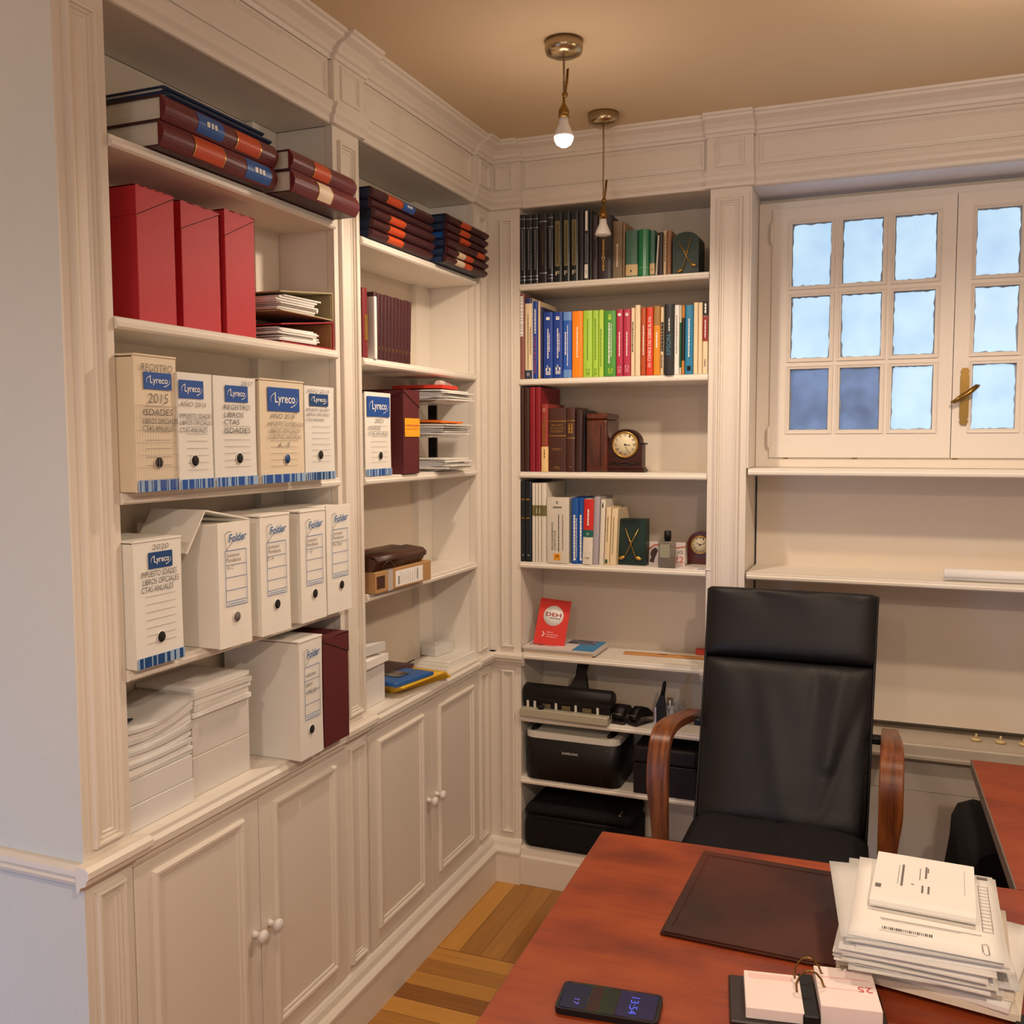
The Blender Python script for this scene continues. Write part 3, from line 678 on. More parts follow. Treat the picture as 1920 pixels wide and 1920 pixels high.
# ---- ring binders lying on their sides
def arch_file(label, z, x0, xs, m, inner, tilt):
    t = thing('lever_arch_file', label, 'binder', (xs, -1.105, z), group='lever arch files lying on the second shelf')
    # local: x towards the room (open end), y along the shelf; spine on the +y side
    q = MB(); q.hexa([(-.160, -.11, 0), (0, -.11, 0), (0, .11, 0), (-.160, .11, 0), (-.160, -.11, .003), (0, -.11, .003), (0, .11, .003), (-.160, .11, .003)]); q.build('lower_cover', m, t)
    q = MB(); q.box(-.160, 0, .108, .112, 0, .068, .001); q.build('spine', [m], t)
    q = MB(); q.hexa([(-.160, -.11, tilt), (0, -.11, tilt), (0, .11, .066), (-.160, .11, .066), (-.160, -.11, tilt+.003), (0, -.11, tilt+.003), (0, .11, .069), (-.160, .11, .069)]); q.build('upper_cover', m, t)
    q = MB(); q.box(-.155, -.004, .1055, .108, .004, .064); q.build('spine_lining', inner, t)
    random.seed(len(label)); q = MB(); zz = .005
    while zz < tilt-.006:
        a, e = random.uniform(-.006, .006), random.uniform(-.015, .015)
        q.hexa([(-.155, -.108+e, zz), (-.006+a, -.108+e, zz), (-.006+a, .045+e, zz+.001), (-.155, .045+e, zz+.001), (-.155, -.108+e, zz+.002), (-.006+a, -.108+e, zz+.002), (-.006+a, .045+e, zz+.003+.0015), (-.155, .045+e, zz+.0045)]); zz += .0031
    q.build('papers', PAPER, t)
    MB().tube([(-.08, .03, .004), (-.08, .03, tilt), (-.08, .055, tilt+.006), (-.08, .075, tilt-.01), (-.08, .075, .004)], .002, 6).build('lever_ring', STEEL, t)
    return t
arch_file('red lever arch file full of papers lying beneath the beige one', TL[1], 0, .0, mat('red_binder', (160, 30, 38), .5), KRAFT, .040)
arch_file('beige lever arch file with papers lying open on top of the red one', TL[1]+.072, 0, .0, VINYL, VINYL, .042)

# ---- large bound volumes lying flat, spines to the room
def volume(label, y0, y1, z, th, xf, m, cover, labels, group, side=None, depth=.17, rz=0, pm=None):
    t = thing('bound_volume', label, 'book', (xf, (y0+y1)/2, z), R(90)+rz, group)
    w2 = (y1-y0)/2
    q = MB(); n = 8
    prof = [(.012-.012*math.sin(math.pi*k/n), th*(k/n)) for k in range(n+1)]
    q.prism(prof+[(.014, th), (.014, 0)], lambda p, q_, s: (s, p, q_), -w2, w2, smooth=False); q.build('spine', m, t)
    q = MB(); q.box(-w2, w2, .012, depth, 0, .003, .0006); q.box(-w2, w2, .012, depth, th-.003, th, .0006); q.build('covers', cover, t)
    MB().box(-w2+.006, w2-.004, .014, depth-.004, .003, th-.003).build('pages', pm or PAGEZ, t)
    for a, c, lm, txt in labels:
        q = MB(); pr = [(.0113-.012*math.sin(math.pi*(.08+.84*k/n)), th*(.08+.84*k/n)) for k in range(n+1)]
        x0, x1 = -w2+2*w2*a, -w2+2*w2*c
        for (p0, z0), (p1, z1) in zip(pr, pr[1:]): q.quad([(x0, p0, z0), (x1, p0, z0), (x1, p1, z1), (x0, p1, z1)])
        lb = q.build('spine_label', lm, t)
        if lm is ORANGE_L or lm is WHITE_L:
            q = MB()
            for e in (x0, x1):
                for (p0, z0), (p1, z1) in zip(pr, pr[1:]): q.quad([(e-.0012, p0-.0004, z0), (e+.0012, p0-.0004, z0), (e+.0012, p1-.0004, z1), (e-.0012, p1-.0004, z1)])
            q.build('gilt_edge', GOLD, lb)
        if txt: lines(lb, 'label_print', WHITEINK, [(x0+(x1-x0)*f0, th*.5, x0+(x1-x0)*f1, th*.5+.001, th*.22) for f0, f1 in ((.3, .42), (.47, .56), (.6, .7))], -.0014)
    return t
GA = 'large bound volumes lying on the top left shelf'
zz = TL[0]
volume('thick maroon volume at the bottom of the left stack, orange label and blue tape', -1.632, -1.280, zz, .048, .045, MAROON, DMAROON, [(.25, .50, ORANGE_L, 0), (.70, .94, BLUE_L, 1)], GA)
volume('thick maroon volume lying second in the left stack, blue tape before its orange label', -1.626, -1.276, zz+.049, .046, .046, MAROON, DMAROON, [(.26, .48, BLUE_L, 1), (.60, .82, ORANGE_L, 0)], GA)
volume('thin slate blue folder under the topmost one on the left stack', -1.60, -1.284, zz+.0965, .013, .036, NAVY2, NAVY2, [], GA)
volume('thin slate blue folder on the very top of the left stack', -1.598, -1.30, zz+.1105, .012, .028, NAVY2, NAVY2, [], GA)
volume('thick maroon volume at the bottom of the right stack, whitish label', -1.262, -.989, zz, .048, .078, MAROON, DMAROON, [(.35, .56, WHITE_L, 0)], GA)
volume('thick maroon volume on top of the right stack, orange-red label', -1.258, -.991, zz+.049, .044, .072, MAROON, DMAROON, [(.32, .56, ORANGE_L, 0)], GA)
GBk = 'narrow bound volumes stacked on the top middle shelf'
zz = TM[0]; hs = .0258
names = ['lowest volume', 'second lowest volume', 'middle volume', 'second highest volume', 'topmost volume']
for k in range(5):
    th = .0252 if k < 4 else .029
    lb = [(.24, .48, ORANGE_L, 0)] if k in (0, 1, 2) else ([] if k == 3 else [(.22, .46, ORANGE_L, 0), (.47, .66, BLUE_L, 1)])
    volume('%s of the left-hand stack in the middle bookcase%s' % (names[k], ', orange spine label' if lb and k < 4 else ', orange and blue labels' if lb else ', plain spine'), -.835, -.482+(k % 2)*.004, zz, th, .03+.004*(k % 3-1), DMAROON, NAVY, lb, GBk, pm=NAVY2 if k != 2 else NAVY); zz += th+.0006
zz = TM[0]
names = ['lowest volume', 'second volume from below', 'third volume from below', 'third volume from the top', 'second volume from the top', 'topmost volume']
for k in range(6):
    lb = {0: [(.22, .42, WHITE_L, 0), (.42, .60, ORANGE_L, 0)], 1: [(.24, .42, WHITE_L, 0), (.42, .60, ORANGE_L, 0)], 2: [(.7, .88, ORANGE_L, 0)], 3: [(.3, .55, ORANGE_L, 0)], 4: [(.3, .53, ORANGE_L, 0)], 5: [(.3, .53, ORANGE_L, 0)]}[k]
    volume('%s of the right-hand stack in the middle bookcase%s' % (names[k], ', cream and orange labels' if k < 2 else ', orange spine label'), -.438+.003*(k % 2), -.1335, zz, .0235, .055+.003*(k % 3-1), DMAROON, NAVY, lb, GBk, pm=NAVY2 if k != 3 else BLUE_L); zz += .0241

# ---- upright books
def book(label, cx, wd, h, z, yf, m, group, side='B', depth=.17, deco=(), pages=True, lean=0, rz=0, round_=.004, name='book', lh=0):
    """lean: rotation about the depth axis"""
    loc = (cx, yf, z+abs(math.sin(lean))*wd/2) if side == 'B' else (-yf, cx, z+abs(math.sin(lean))*wd/2)
    t = thing(name, label, 'book', loc, group=group)
    t.rotation_mode = 'XYZ'; t.rotation_euler = (0, lean, rz) if side == 'B' else (-lean, 0, R(90)+rz)
    if side == 'L' and lean: t.rotation_euler = (Matrix.Rotation(R(90), 3, 'Z') @ Matrix.Rotation(lean, 3, 'Y')).to_euler()
    w2 = wd/2-.0004; c = min(.0022, wd*.14)
    q = MB(); n = 6
    pr = [(-w2, c*1.2)]+[(-w2*math.cos(math.pi*k/n), -round_*math.sin(math.pi*k/n)+.002) for k in range(1, n)]+[(w2, c*1.2)]
    outer = [(-w2, depth)]+pr+[(w2, depth), (w2-c, depth), (w2-c, .0045), (-w2+c, .0045), (-w2+c, depth)]
    q.prism(outer, lambda p, q_, s: (p, q_, s), 0, h); q.build('cover', m, t)
    if pages: MB().box(-w2+c, w2-c, .0046, depth-.004, .003, h-.004).build('pages', PAGES, t)
    for d in deco:
        k = d[0]
        if k == 'band':                # z0,z1 fractions, material
            _, z0, z1, mm = d; q = MB()
            p2 = [(p, y-.0005) for p, y in pr]; p2[0] = (-w2-.0003, c*1.2); p2[-1] = (w2+.0003, c*1.2)
            for (a, b_), (e, f) in zip(p2, p2[1:]): q.quad([(a, b_, h*z0), (e, f, h*z0), (e, f, h*z1), (a, b_, h*z1)])
            q.build('spine_band', mm, t)
        elif k == 'text':              # string, x0,x1,z0,z1, mat, vertical
            _, s, x0, x1, z0, z1, mm, vt = d
            lettering(s, t, -w2+2*w2*x0, -w2+2*w2*x1, h*z0, h*z1, mm, -round_+.0012, vertical=vt)
        elif k == 'line':              # fine print as a stroke
            _, x, z0, z1, ww, mm = d
            q = MB(); X = -w2+2*w2*x; zz = h*z0
            random.seed(int(h*1e4)+int(zz*1e4))
            while zz < h*z1:
                e = zz+random.uniform(.004, .012); q.box(X-ww/2, X+ww/2, -round_+.0008, -round_+.003, zz, min(e, h*z1)); zz = e+.0016
            q.build('spine_print', mm, t)
        elif k == 'patch':
            _, x0, x1, z0, z1, mm = d
            MB().box(-w2+2*w2*x0, -w2+2*w2*x1, -round_+.0012, -round_+.004, h*z0, h*z1).build('spine_patch', mm, t)
        elif k == 'bars':              # stacked logo bars
            _, x0, x1, z0, z1, mm = d; q = MB(); a, e = -w2+2*w2*x0, -w2+2*w2*x1; H = h*(z1-z0)
            q.box(a, a+(e-a)*.3, -round_+.0008, -round_+.003, h*z0+H*.55, h*z1); q.box(e-(e-a)*.3, e, -round_+.0008, -round_+.003, h*z0+H*.55, h*z1); q.box(a, e, -round_+.0008, -round_+.003, h*z1-H*.08, h*z1)
            for s in (.0, .18, .36): q.box(a, e, -round_+.0008, -round_+.003, h*z0+H*s, h*z0+H*(s+.1))
            q.build('spine_logo', mm, t)
    return t

# middle bookcase, second shelf: slim maroon volumes, leaning a little to the right
z = TM[1]; hr = px(686, 541, 0, 0).z-z; hl = px(712, 549, 0, 0).z-z
book('bright dark-red book with gold panel at the left end of the slim maroon row', -.842, .026, hr, z, -.002, mat('dark_red_cloth', (122, 30, 36), .45), None, 'L', .16, [('patch', .3, .8, .25, .62, GOLD), ('text', 'AV', .3, .9, .17, .22, GOLD, 0)])
book('thin white booklet standing before the slim maroon volumes', -.800, .014, .165, z, -.010, PAPER, None, 'L', .12, pages=False)
for k in range(11):
    yk = -.782+k*.0200
    book(['first', 'second', 'third', 'fourth', 'fifth', 'sixth', 'seventh', 'eighth', 'ninth', 'tenth', 'last'][k]+' slim dark maroon volume from the left, with a gold crescent on its spine', yk, .0192, hl-.001*(k % 3), z, .006, DMAROON, 'slim dark maroon volumes with gold crescents', 'L', .14, [('text', '(', .25, .75, .145, .205, GOLD, 0)], lean=R(3.2))

# ---- back bookcase
def zb1(X, Y): return 900+X/4.174, 340+Y/4.174
def zb2(X, Y): return 940+X/4.571, 700+Y/4.571
def zb3(X, Y): return 940+X/3.31, 1060+Y/3.31
def row(fn, z, items, yf=-.002, ymid=None):
    for it in items:
        X0, X1, Yt, label, m, deco = it[:6]; kw = it[6] if len(it) > 6 else {}
        Y_ = kw.pop('yf', yf); ym = ymid or Yt+120
        u0, v0 = fn(X0, ym); u1, _ = fn(X1, ym); ut, vt = fn((X0+X1)/2, Yt)
        cx, wd = PB_(u0, u1, v0, Y_); h = px(ut, vt, 1, Y_).z-z
        g = kw.pop('group', None)
        book(label, cx, wd, h, z, Y_, m, g, 'B', kw.pop('depth', .17), deco, **kw)
def cm(n, c, r=.45): return mat(n, c, r, var=.05, scale=10)
DK = cm('near_black_green', (30, 34, 36), .35); DK2 = cm('near_black_brown', (40, 32, 34), .35); SIL = mat('silver_foil', (160, 164, 170), .35, .7); OLD = mat('old_gold_label', (124, 112, 72), .5)
gD = 'dark volumes on the top shelf of the back bookcase'
S = [('band', .93, .94, SIL), ('band', .80, .81, SIL), ('line', .5, .2, .78, .0035, SIL), ('band', .10, .11, SIL), ('band', .05, .06, SIL)]
S2 = [('line', .5, .25, .76, .004, mat('bronze_print', (96, 70, 52), .5)), ('band', .88, .895, SIL), ('band', .13, .145, SIL)]
LBL = lambda: [('patch', .25, .75, .22, .88, OLD), ('line', .5, .26, .84, .003, INK), ('text', 'F', .28, .72, .09, .15, WHITE_L, 0)]
A0 = TB[0]
row(zb1, A0, [
 (310, 357, 262, 'leftmost near-black volume with silver bands, top shelf of the back bookcase', DK, S, dict(group=gD)),
 (357, 409, 262, 'second near-black volume with silver bands on the top shelf', DK, S, dict(group=gD)),
 (409, 457, 258, 'third near-black volume with silver bands on the top shelf', DK, S, dict(group=gD)),
 (457, 526, 254, 'wider near-black volume with bronze print, fourth on the top shelf', DK2, S2, dict(group=gD)),
 (526, 573, 250, 'fifth near-black volume with silver bands, before the yellow-labelled ones', DK, S, dict(group=gD)),
 (573, 645, 246, 'first dark volume with a tall olive-gold label, top shelf', DK, LBL(), dict(group=gD)),
 (645, 706, 240, 'second dark volume with a tall olive-gold label, top shelf', DK, LBL(), dict(group=gD)),
 (706, 772, 234, 'third dark volume with a tall olive-gold label, top shelf', DK, LBL(), dict(group=gD)),
 (772, 812, 228, 'plain black volume between the gold-labelled and white-labelled ones', cm('plain_black', (34, 34, 36)), [], dict(group=gD)),
 (812, 856, 222, 'black volume with white labels at the top and foot of its spine', cm('plain_black', (34, 34, 36)), [('patch', .3, .72, .70, .98, WHITEINK), ('patch', .2, .8, .02, .22, WHITEINK), ('line', .35, .24, .66, .002, SIL), ('line', .7, .24, .66, .002, SIL), ('text', 'S', .35, .65, .08, .13, INK, 0)], dict(group=gD)),
 (856, 878, 224, 'narrow black volume behind the hanging unlit bulb', cm('plain_black', (34, 34, 36)), [], dict(group=gD)),
 (878, 922, 262, 'dark plum volume below the hanging bulb on the top shelf', cm('dark_plum', (58, 46, 52)), [('line', .5, .3, .6, .004, DARK)], dict(group=gD)),
 (922, 1032, 268, 'thick black volume with gold lettering, right end of the dark set', cm('blackish_brown', (44, 34, 36)), [('line', .42, .12, .62, .006, GOLD), ('line', .42, .3, .34, .010, WHITE_L)], dict(group=gD)),
 (1034, 1118, 312, 'faded olive-grey book right of the dark set on the top shelf', cm('faded_olive', (140, 124, 100), .7), [('line', .5, .2, .6, .006, WHITE_L), ('band', .78, .785, DRED)], dict(yf=.012)),
 (1120, 1134, 318, 'thin beige folder between the olive-grey and green books', cm('beige_board', (170, 142, 112), .7), [], dict(yf=.008, depth=.19)),
 (1138, 1236, 384, 'dull green book with a beige foot label, left of the bright green one', cm('dull_green', (66, 110, 90)), [('band', .03, .27, cm('beige_label', (212, 184, 132))), ('text', '1', .42, .52, .1, .15, INK, 0)], dict(yf=.006, depth=.15)),
 (1238, 1326, 378, 'bright green book with rounded glossy spine', cm('bright_green', (34, 128, 78), .3), [('band', .175, .185, mat('pale_green', (120, 200, 130), .5))], dict(yf=.006, depth=.15, round_=.010)),
 (1327, 1370, 384, 'narrow dull green book with a beige label, right of the bright green one', cm('dull_green', (66, 110, 90)), [('band', .03, .27, cm('beige_label', (212, 184, 132))), ('text', '1', .42, .55, .1, .15, INK, 0)], dict(yf=.006, depth=.15)),
 (1374, 1386, 424, 'thin white booklet leaning against the green books', PAPER, [], dict(yf=.0, depth=.12, lean=R(3), pages=False)),
 (1396, 1432, 400, 'dark brown narrow book on the top shelf, before the tan ones', cm('dark_brown', (54, 36, 36)), [], dict(yf=.008)),
 (1434, 1460, 385, 'pale beige narrow book right of the dark brown narrow one', cm('beige_pale', (206, 180, 146)), [('line', .5, .3, .9, .002, INK)], dict(yf=.006)),
 (1461, 1500, 388, 'tan leathery book beside the marble bookend on the top shelf', cm('tan_board', (150, 104, 70)), [], dict(yf=.010)),
])
B0 = TB[1]; gR = 'coloured code books on the second shelf of the back bookcase'
WT = lambda x=.5, a=.3, b_=.7, w_=.0035: ('line', x, a, b_, w_, WHITEINK)
blue = cm('royal_blue', (22, 62, 152)); lime = cm('lime_green', (166, 208, 66)); crim = cm('crimson', (176, 42, 72)); cream = cm('cream_spine', (232, 210, 172)); LIMEINK = mat('dark_lime_ink', (88, 130, 40), .5)
bars = lambda mm=WHITEINK, s=0: ('bars', .28, .78, .05+s, .16+s, mm)
row(zb1, B0, [
 (303, 349, 880, 'tall faded rose-brown book at the left end of the colourful shelf', cm('rose_brown', (138, 84, 74)), [WT(.45, .5, .97, .010)], dict(group=gR, depth=.19)),
 (350, 405, 912, 'cream book with navy head and foot, second on the colourful shelf', cream, [('band', .93, 1, cm('navy_head', (40, 50, 100))), ('band', 0, .105, cm('navy_foot', (32, 44, 74))), ('text', 'H', .35, .65, .03, .08, WHITEINK, 0), ('line', .5, .12, .8, .002, INK), ('line', .85, .3, .64, .002, OLD)], dict(group=gR)),
 (406, 413, 946, 'very thin white booklet left of the blue and red lettered book', PAPER, [], dict(group=gR, pages=False)),
 (414, 452, 938, 'blue book with red letters PUNTO POR PUNTO up its spine', blue, [('text', 'PUNTO POR PUNTO', .3, .72, .07, .54, REDINK, 1), WT(.5, .58, .9, .004)], dict(group=gR)),
 (454, 470, 938, 'thin cream book with a yellow edge, before the blue volumes', cream, [('band', .0, .02, YELLOW)], dict(group=gR)),
 (471, 494, 985, 'dark blue narrow book set back before the two royal blue volumes', cm('dark_blue', (28, 40, 92)), [], dict(group=gR, yf=.006)),
 (495, 571, 1024, 'left one of the two royal blue volumes with white pillar logo', blue, [WT(.5, .3, .75), WT(.66, .4, .68, .002), bars(), ('text', 'I', .4, .5, .17, .19, WHITEINK, 0), WT(.5, .88, .93, .012)], dict(group=gR, depth=.16)),
 (572, 648, 1022, 'right one of the two royal blue volumes with white pillar logo', blue, [WT(.5, .3, .75), WT(.66, .4, .68, .002), bars(s=.01), ('text', 'II', .4, .55, .18, .2, WHITEINK, 0), WT(.5, .88, .93, .012)], dict(group=gR, depth=.16)),
 (650, 717, 1022, 'medium blue book with pale blue head and foot, left of the orange one', cm('medium_blue', (38, 92, 186)), [('band', .87, 1, cm('pale_blue_band', (104, 148, 216))), ('band', 0, .12, cm('pale_blue_band', (104, 148, 216))), WT(.55, .18, .8, .0025), WT(.3, .35, .7)], dict(group=gR, depth=.16)),
 (719, 805, 1016, 'thick bright orange book on the colourful shelf', cm('bright_orange', (246, 138, 14)), [WT(.5, .3, .76)], dict(group=gR)),
 (806, 880, 1012, 'leftmost and widest of the three lime green books', lime, [('line', .5, .25, .88, .003, LIMEINK), ('bars', .35, .75, .03, .12, mat('lime_logo', (140, 184, 56), .5))], dict(group=gR)),
 (881, 928, 1010, 'middle one of the three lime green books', lime, [('line', .5, .25, .88, .003, LIMEINK), ('bars', .3, .75, .03, .12, mat('lime_logo', (140, 184, 56), .5))], dict(group=gR)),
 (929, 968, 1006, 'rightmost of the three lime green books, yellowish', cm('yellow_lime', (182, 214, 78)), [('line', .5, .15, .72, .003, LIMEINK)], dict(group=gR)),
 (969, 1065, 1012, 'thick mid-green book between the lime and crimson ones', cm('mid_green', (74, 148, 52)), [('line', .45, .2, .82, .004, WHITEINK), ('line', .62, .3, .8, .002, WHITEINK), ('bars', .38, .75, .04, .13, lime), ('line', .5, .86, .95, .010, lime)], dict(group=gR)),
 (1066, 1120, 1002, 'left one of the two crimson books', crim, [WT(.5, .3, .66, .003), bars(mat('pink_logo', (222, 140, 160), .5)), WT(.5, .9, .94, .010)], dict(group=gR)),
 (1121, 1181, 1000, 'right one of the two crimson books', crim, [WT(.5, .3, .66, .003), bars(mat('pink_logo', (222, 140, 160), .5), .01), WT(.5, .9, .94, .010)], dict(group=gR)),
 (1182, 1212, 990, 'narrow cream book right of the crimson pair', cream, [('line', .5, .35, .8, .003, INK)], dict(group=gR)),
 (1213, 1257, 968, 'taller cream book left of the brown-orange one', cream, [], dict(group=gR)),
 (1258, 1300, 990, 'brown-orange book left of the red VAT question book', cm('brown_orange', (176, 74, 26)), [WT(.55, .3, .75, .003)], dict(group=gR)),
 (1301, 1357, 985, 'red book titled 101 CONSULTAS SOBRE EL IVA', cm('scarlet', (212, 56, 26)), [('text', '101 CONSULTAS SOBRE EL IVA', .28, .72, .12, .86, WHITEINK, 1)], dict(group=gR)),
 (1358, 1413, 975, 'amber book with a darker head, between the red and the cream lettered one', cm('amber', (216, 140, 20)), [('band', .72, 1, cm('amber_dark', (160, 116, 50))), WT(.5, .4, .62, .004)], dict(group=gR)),
 (1414, 1442, 985, 'narrow cream book with black letters, left of the black printer manual', cream, [('line', .5, .35, .78, .007, INK), ('line', .4, .1, .3, .003, INK)], dict(group=gR)),
 (1443, 1518, 962, 'thick black manual with blue EPSON lettering', cm('manual_black', (28, 28, 30)), [('text', 'EPSON', .28, .72, .28, .56, mat('epson_blue', (58, 124, 156), .4), 1), WT(.55, .62, .80, .003)], dict(group=gR, round_=.008, yf=-.012)),
 (1520, 1562, 968, 'white narrow book right of the black manual', PAPER, [('line', .5, .3, .85, .002, PENC)], dict(group=gR)),
 (1563, 1579, 970, 'thin white and green book', cm('pale_green_spine', (212, 214, 190)), [('band', .1, .75, cm('deep_green', (28, 92, 60)))], dict(group=gR)),
 (1580, 1604, 972, 'narrow book with orange ends and a black middle', cm('black_mid', (40, 36, 30)), [('band', .82, 1, cm('ochre', (200, 130, 60))), ('band', 0, .2, cm('ochre', (200, 130, 60)))], dict(group=gR)),
 (1605, 1671, 968, 'teal blue book near the right end of the colourful shelf', cm('teal_blue', (26, 122, 164)), [WT(.5, .25, .8, .0035), ('patch', .3, .72, .05, .12, DARK)], dict(group=gR)),
 (1672, 1708, 948, 'left one of the two plain cream books near the right end', cream, [], dict(group=gR)),
 (1709, 1743, 948, 'right one of the two plain cream books near the right end', cream, [], dict(group=gR)),
 (1744, 1786, 940, 'book with black head, red middle and cream foot, last at the right', cream, [('band', .80, 1, INK), ('band', .45, .795, cm('brick_red', (150, 40, 36))), WT(.5, .84, .97, .005), WT(.5, .5, .74, .003), ('line', .5, .1, .2, .003, PENC)], dict(group=gR)),
])
C0 = TB[2]
brn = cm('brown_leather_spine', (62, 36, 26), .35); brn2 = cm('chestnut_spine', (74, 42, 34), .35)
GB = lambda a, b_: [('band', a, a+.012, GOLD), ('band', b_, b_+.012, GOLD)]
row(zb2, C0, [
 (148, 195, 122, 'tall brown book at the far left of the clock shelf', brn, [], dict(depth=.2)),
 (196, 241, 122, 'second tall brown book on the clock shelf, left of the red ones', brn, [], dict(depth=.2)),
 (242, 291, 118, 'left one of the two tall dark red books on the clock shelf', cm('deep_red', (140, 22, 36), .35), [], dict(depth=.2)),
 (292, 338, 118, 'right one of the two tall dark red books on the clock shelf', cm('deep_red', (140, 22, 36), .35), [], dict(depth=.2)),
 (340, 401, 262, 'rose-red book with gold lines and a cream label at its foot', cm('rose_red', (150, 54, 46), .4), [('band', .0, .37, cm('cream_foot', (240, 204, 140))), ('line', .35, .4, .75, .003, GOLD), ('line', .65, .4, .8, .003, GOLD), ('text', 'O', .32, .62, .88, .94, WHITE_L, 0), ('line', .5, .2, .33, .003, DRED)], {}),
 (402, 556, 298, 'thick brown volume lettered ARCHIVO HACIENDA TOMO I 1992', brn2, GB(.79, .56)+[('text', 'ARCHIVO', .18, .84, .715, .75, GOLD, 0), ('text', 'ACTUALIZADO', .12, .9, .67, .698, GOLD, 0), ('text', 'HACIENDA', .15, .86, .62, .655, GOLD, 0), ('text', 'TOMO I', .2, .76, .335, .375, GOLD, 0), ('text', '1992', .32, .66, .04, .085, GOLD, 0)], dict(depth=.15, yf=.0)),
 (557, 632, 292, 'narrower brown volume with gold bands right of the thick lettered one', brn2, GB(.79, .52)+[('line', .35, .6, .75, .006, GOLD), ('line', .65, .6, .75, .006, GOLD), ('patch', .4, .6, .07, .085, GOLD)], dict(depth=.15)),
 (634, 690, 312, 'plain dark brown book leaning beside the polished wooden box', cm('plain_dark_brown', (58, 36, 32), .35), [], dict(depth=.14, lean=R(.8))),
 (692, 718, 322, 'thin black book behind the polished wooden box', cm('plain_black', (34, 34, 36)), [], dict(depth=.15, yf=.02)),
], ymid=600)
D0 = TB[3]; wh = cm('white_spine', (222, 214, 200)); 
row(zb2, D0, [
 (150, 205, 925, 'left one of the two tall black volumes with small gold print', cm('blue_black', (26, 30, 36), .3), [('patch', .3, .9, .765, .785, GOLD), ('patch', .3, .9, .535, .55, GOLD), ('patch', .4, .7, .07, .09, SIL)], dict(depth=.2)),
 (206, 261, 925, 'right one of the two tall black volumes with small gold print', cm('blue_black', (26, 30, 36), .3), [('patch', .1, .7, .765, .785, GOLD), ('patch', .1, .7, .535, .55, GOLD), ('patch', .4, .7, .07, .09, SIL)], dict(depth=.2)),
 (263, 289, 940, 'leftmost slim white volume with an olive band', wh, [('band', .585, .72, cm('olive_band', (112, 104, 56)))], dict(depth=.18)),
 (290, 314, 940, 'second slim white volume with an olive band', wh, [('band', .585, .72, cm('olive_band', (112, 104, 56))), ('text', 'J', .3, .7, .62, .68, WHITEINK, 0)], dict(depth=.18)),
 (315, 340, 940, 'third slim white volume with an olive band', wh, [('band', .585, .72, cm('olive_band', (112, 104, 56))), ('text', 'J', .3, .7, .62, .68, WHITEINK, 0)], dict(depth=.18)),
 (341, 385, 940, 'fourth white volume with an olive band, partly behind the thick grey-white book', wh, [('band', .585, .72, cm('olive_band', (112, 104, 56)))], dict(depth=.2)),
 (386, 578, 1062, 'very thick grey-white book with a small orange emblem at its foot', cm('greyish_white', (214, 206, 192)), [('text', 'PROCEDIMIENTO', .24, .32, .2, .62, INK, 1), ('text', 'DE TRIBUTOS LOCALES', .36, .43, .2, .5, INK, 1), ('line', .56, .18, .74, .0025, INK), ('line', .74, .2, .74, .002, PENC), ('patch', .33, .64, .045, .145, mat('emblem_orange', (236, 160, 40), .5)), ('text', 'M', .42, .56, .06, .13, REDINK, 0), ('text', 'x', .43, .55, .90, .94, INK, 0), ('line', .5, .84, .86, .03, PENC)], dict(depth=.15, yf=-.006)),
 (600, 660, 1068, 'left one of the two mid-blue books beside the thick grey-white one', cm('azure', (24, 84, 164)), [WT(.45, .05, .75, .006), WT(.75, .1, .7, .002), ('patch', .35, .7, .06, .08, WHITEINK)], dict(depth=.15)),
 (661, 708, 1068, 'right one of the two mid-blue books beside the thick grey-white one', cm('azure', (24, 84, 164)), [WT(.45, .05, .75, .006), ('patch', .35, .7, .06, .08, WHITEINK)], dict(depth=.15, yf=.004)),
 (692, 778, 1080, 'red, green and white book leaning a little to the right', cm('off_white', (226, 218, 204)), [('band', .53, 1, cm('signal_red', (206, 40, 34))), ('band', .42, .53, cm('teal_green', (20, 96, 84))), WT(.5, .6, .85, .005), ('text', 'O', .4, .58, .45, .49, WHITEINK, 0), ('text', 'edge', .3, .75, .08, .12, PENC, 0)], dict(depth=.15, lean=R(1.6), yf=-.006)),
 (780, 832, 1058, 'lavender-grey book with its top tabbed, leaning right', cm('lavender_grey', (172, 164, 174)), [], dict(depth=.15, lean=R(1.6))),
 (834, 876, 1082, 'white narrow book with a black title at the head, leaning right', cm('off_white', (226, 218, 204)), [('line', .5, .88, .95, .004, INK)], dict(depth=.15, lean=R(1.8))),
 (878, 924, 1148, 'cream book with a green mark at its foot, leaning right', cream, [('line', .5, .4, .85, .002, OLD), ('patch', .25, .7, .03, .1, cm('dark_green_mark', (40, 84, 50)))], dict(depth=.15, lean=R(2.2))),
 (926, 980, 1158, 'cream book with worn yellowed pages, last before the green bookend', cream, [('line', .4, .2, .85, .002, OLD)], dict(depth=.15, lean=R(2.4), round_=.001)),
], ymid=1400)
# paper tabs above leaning books

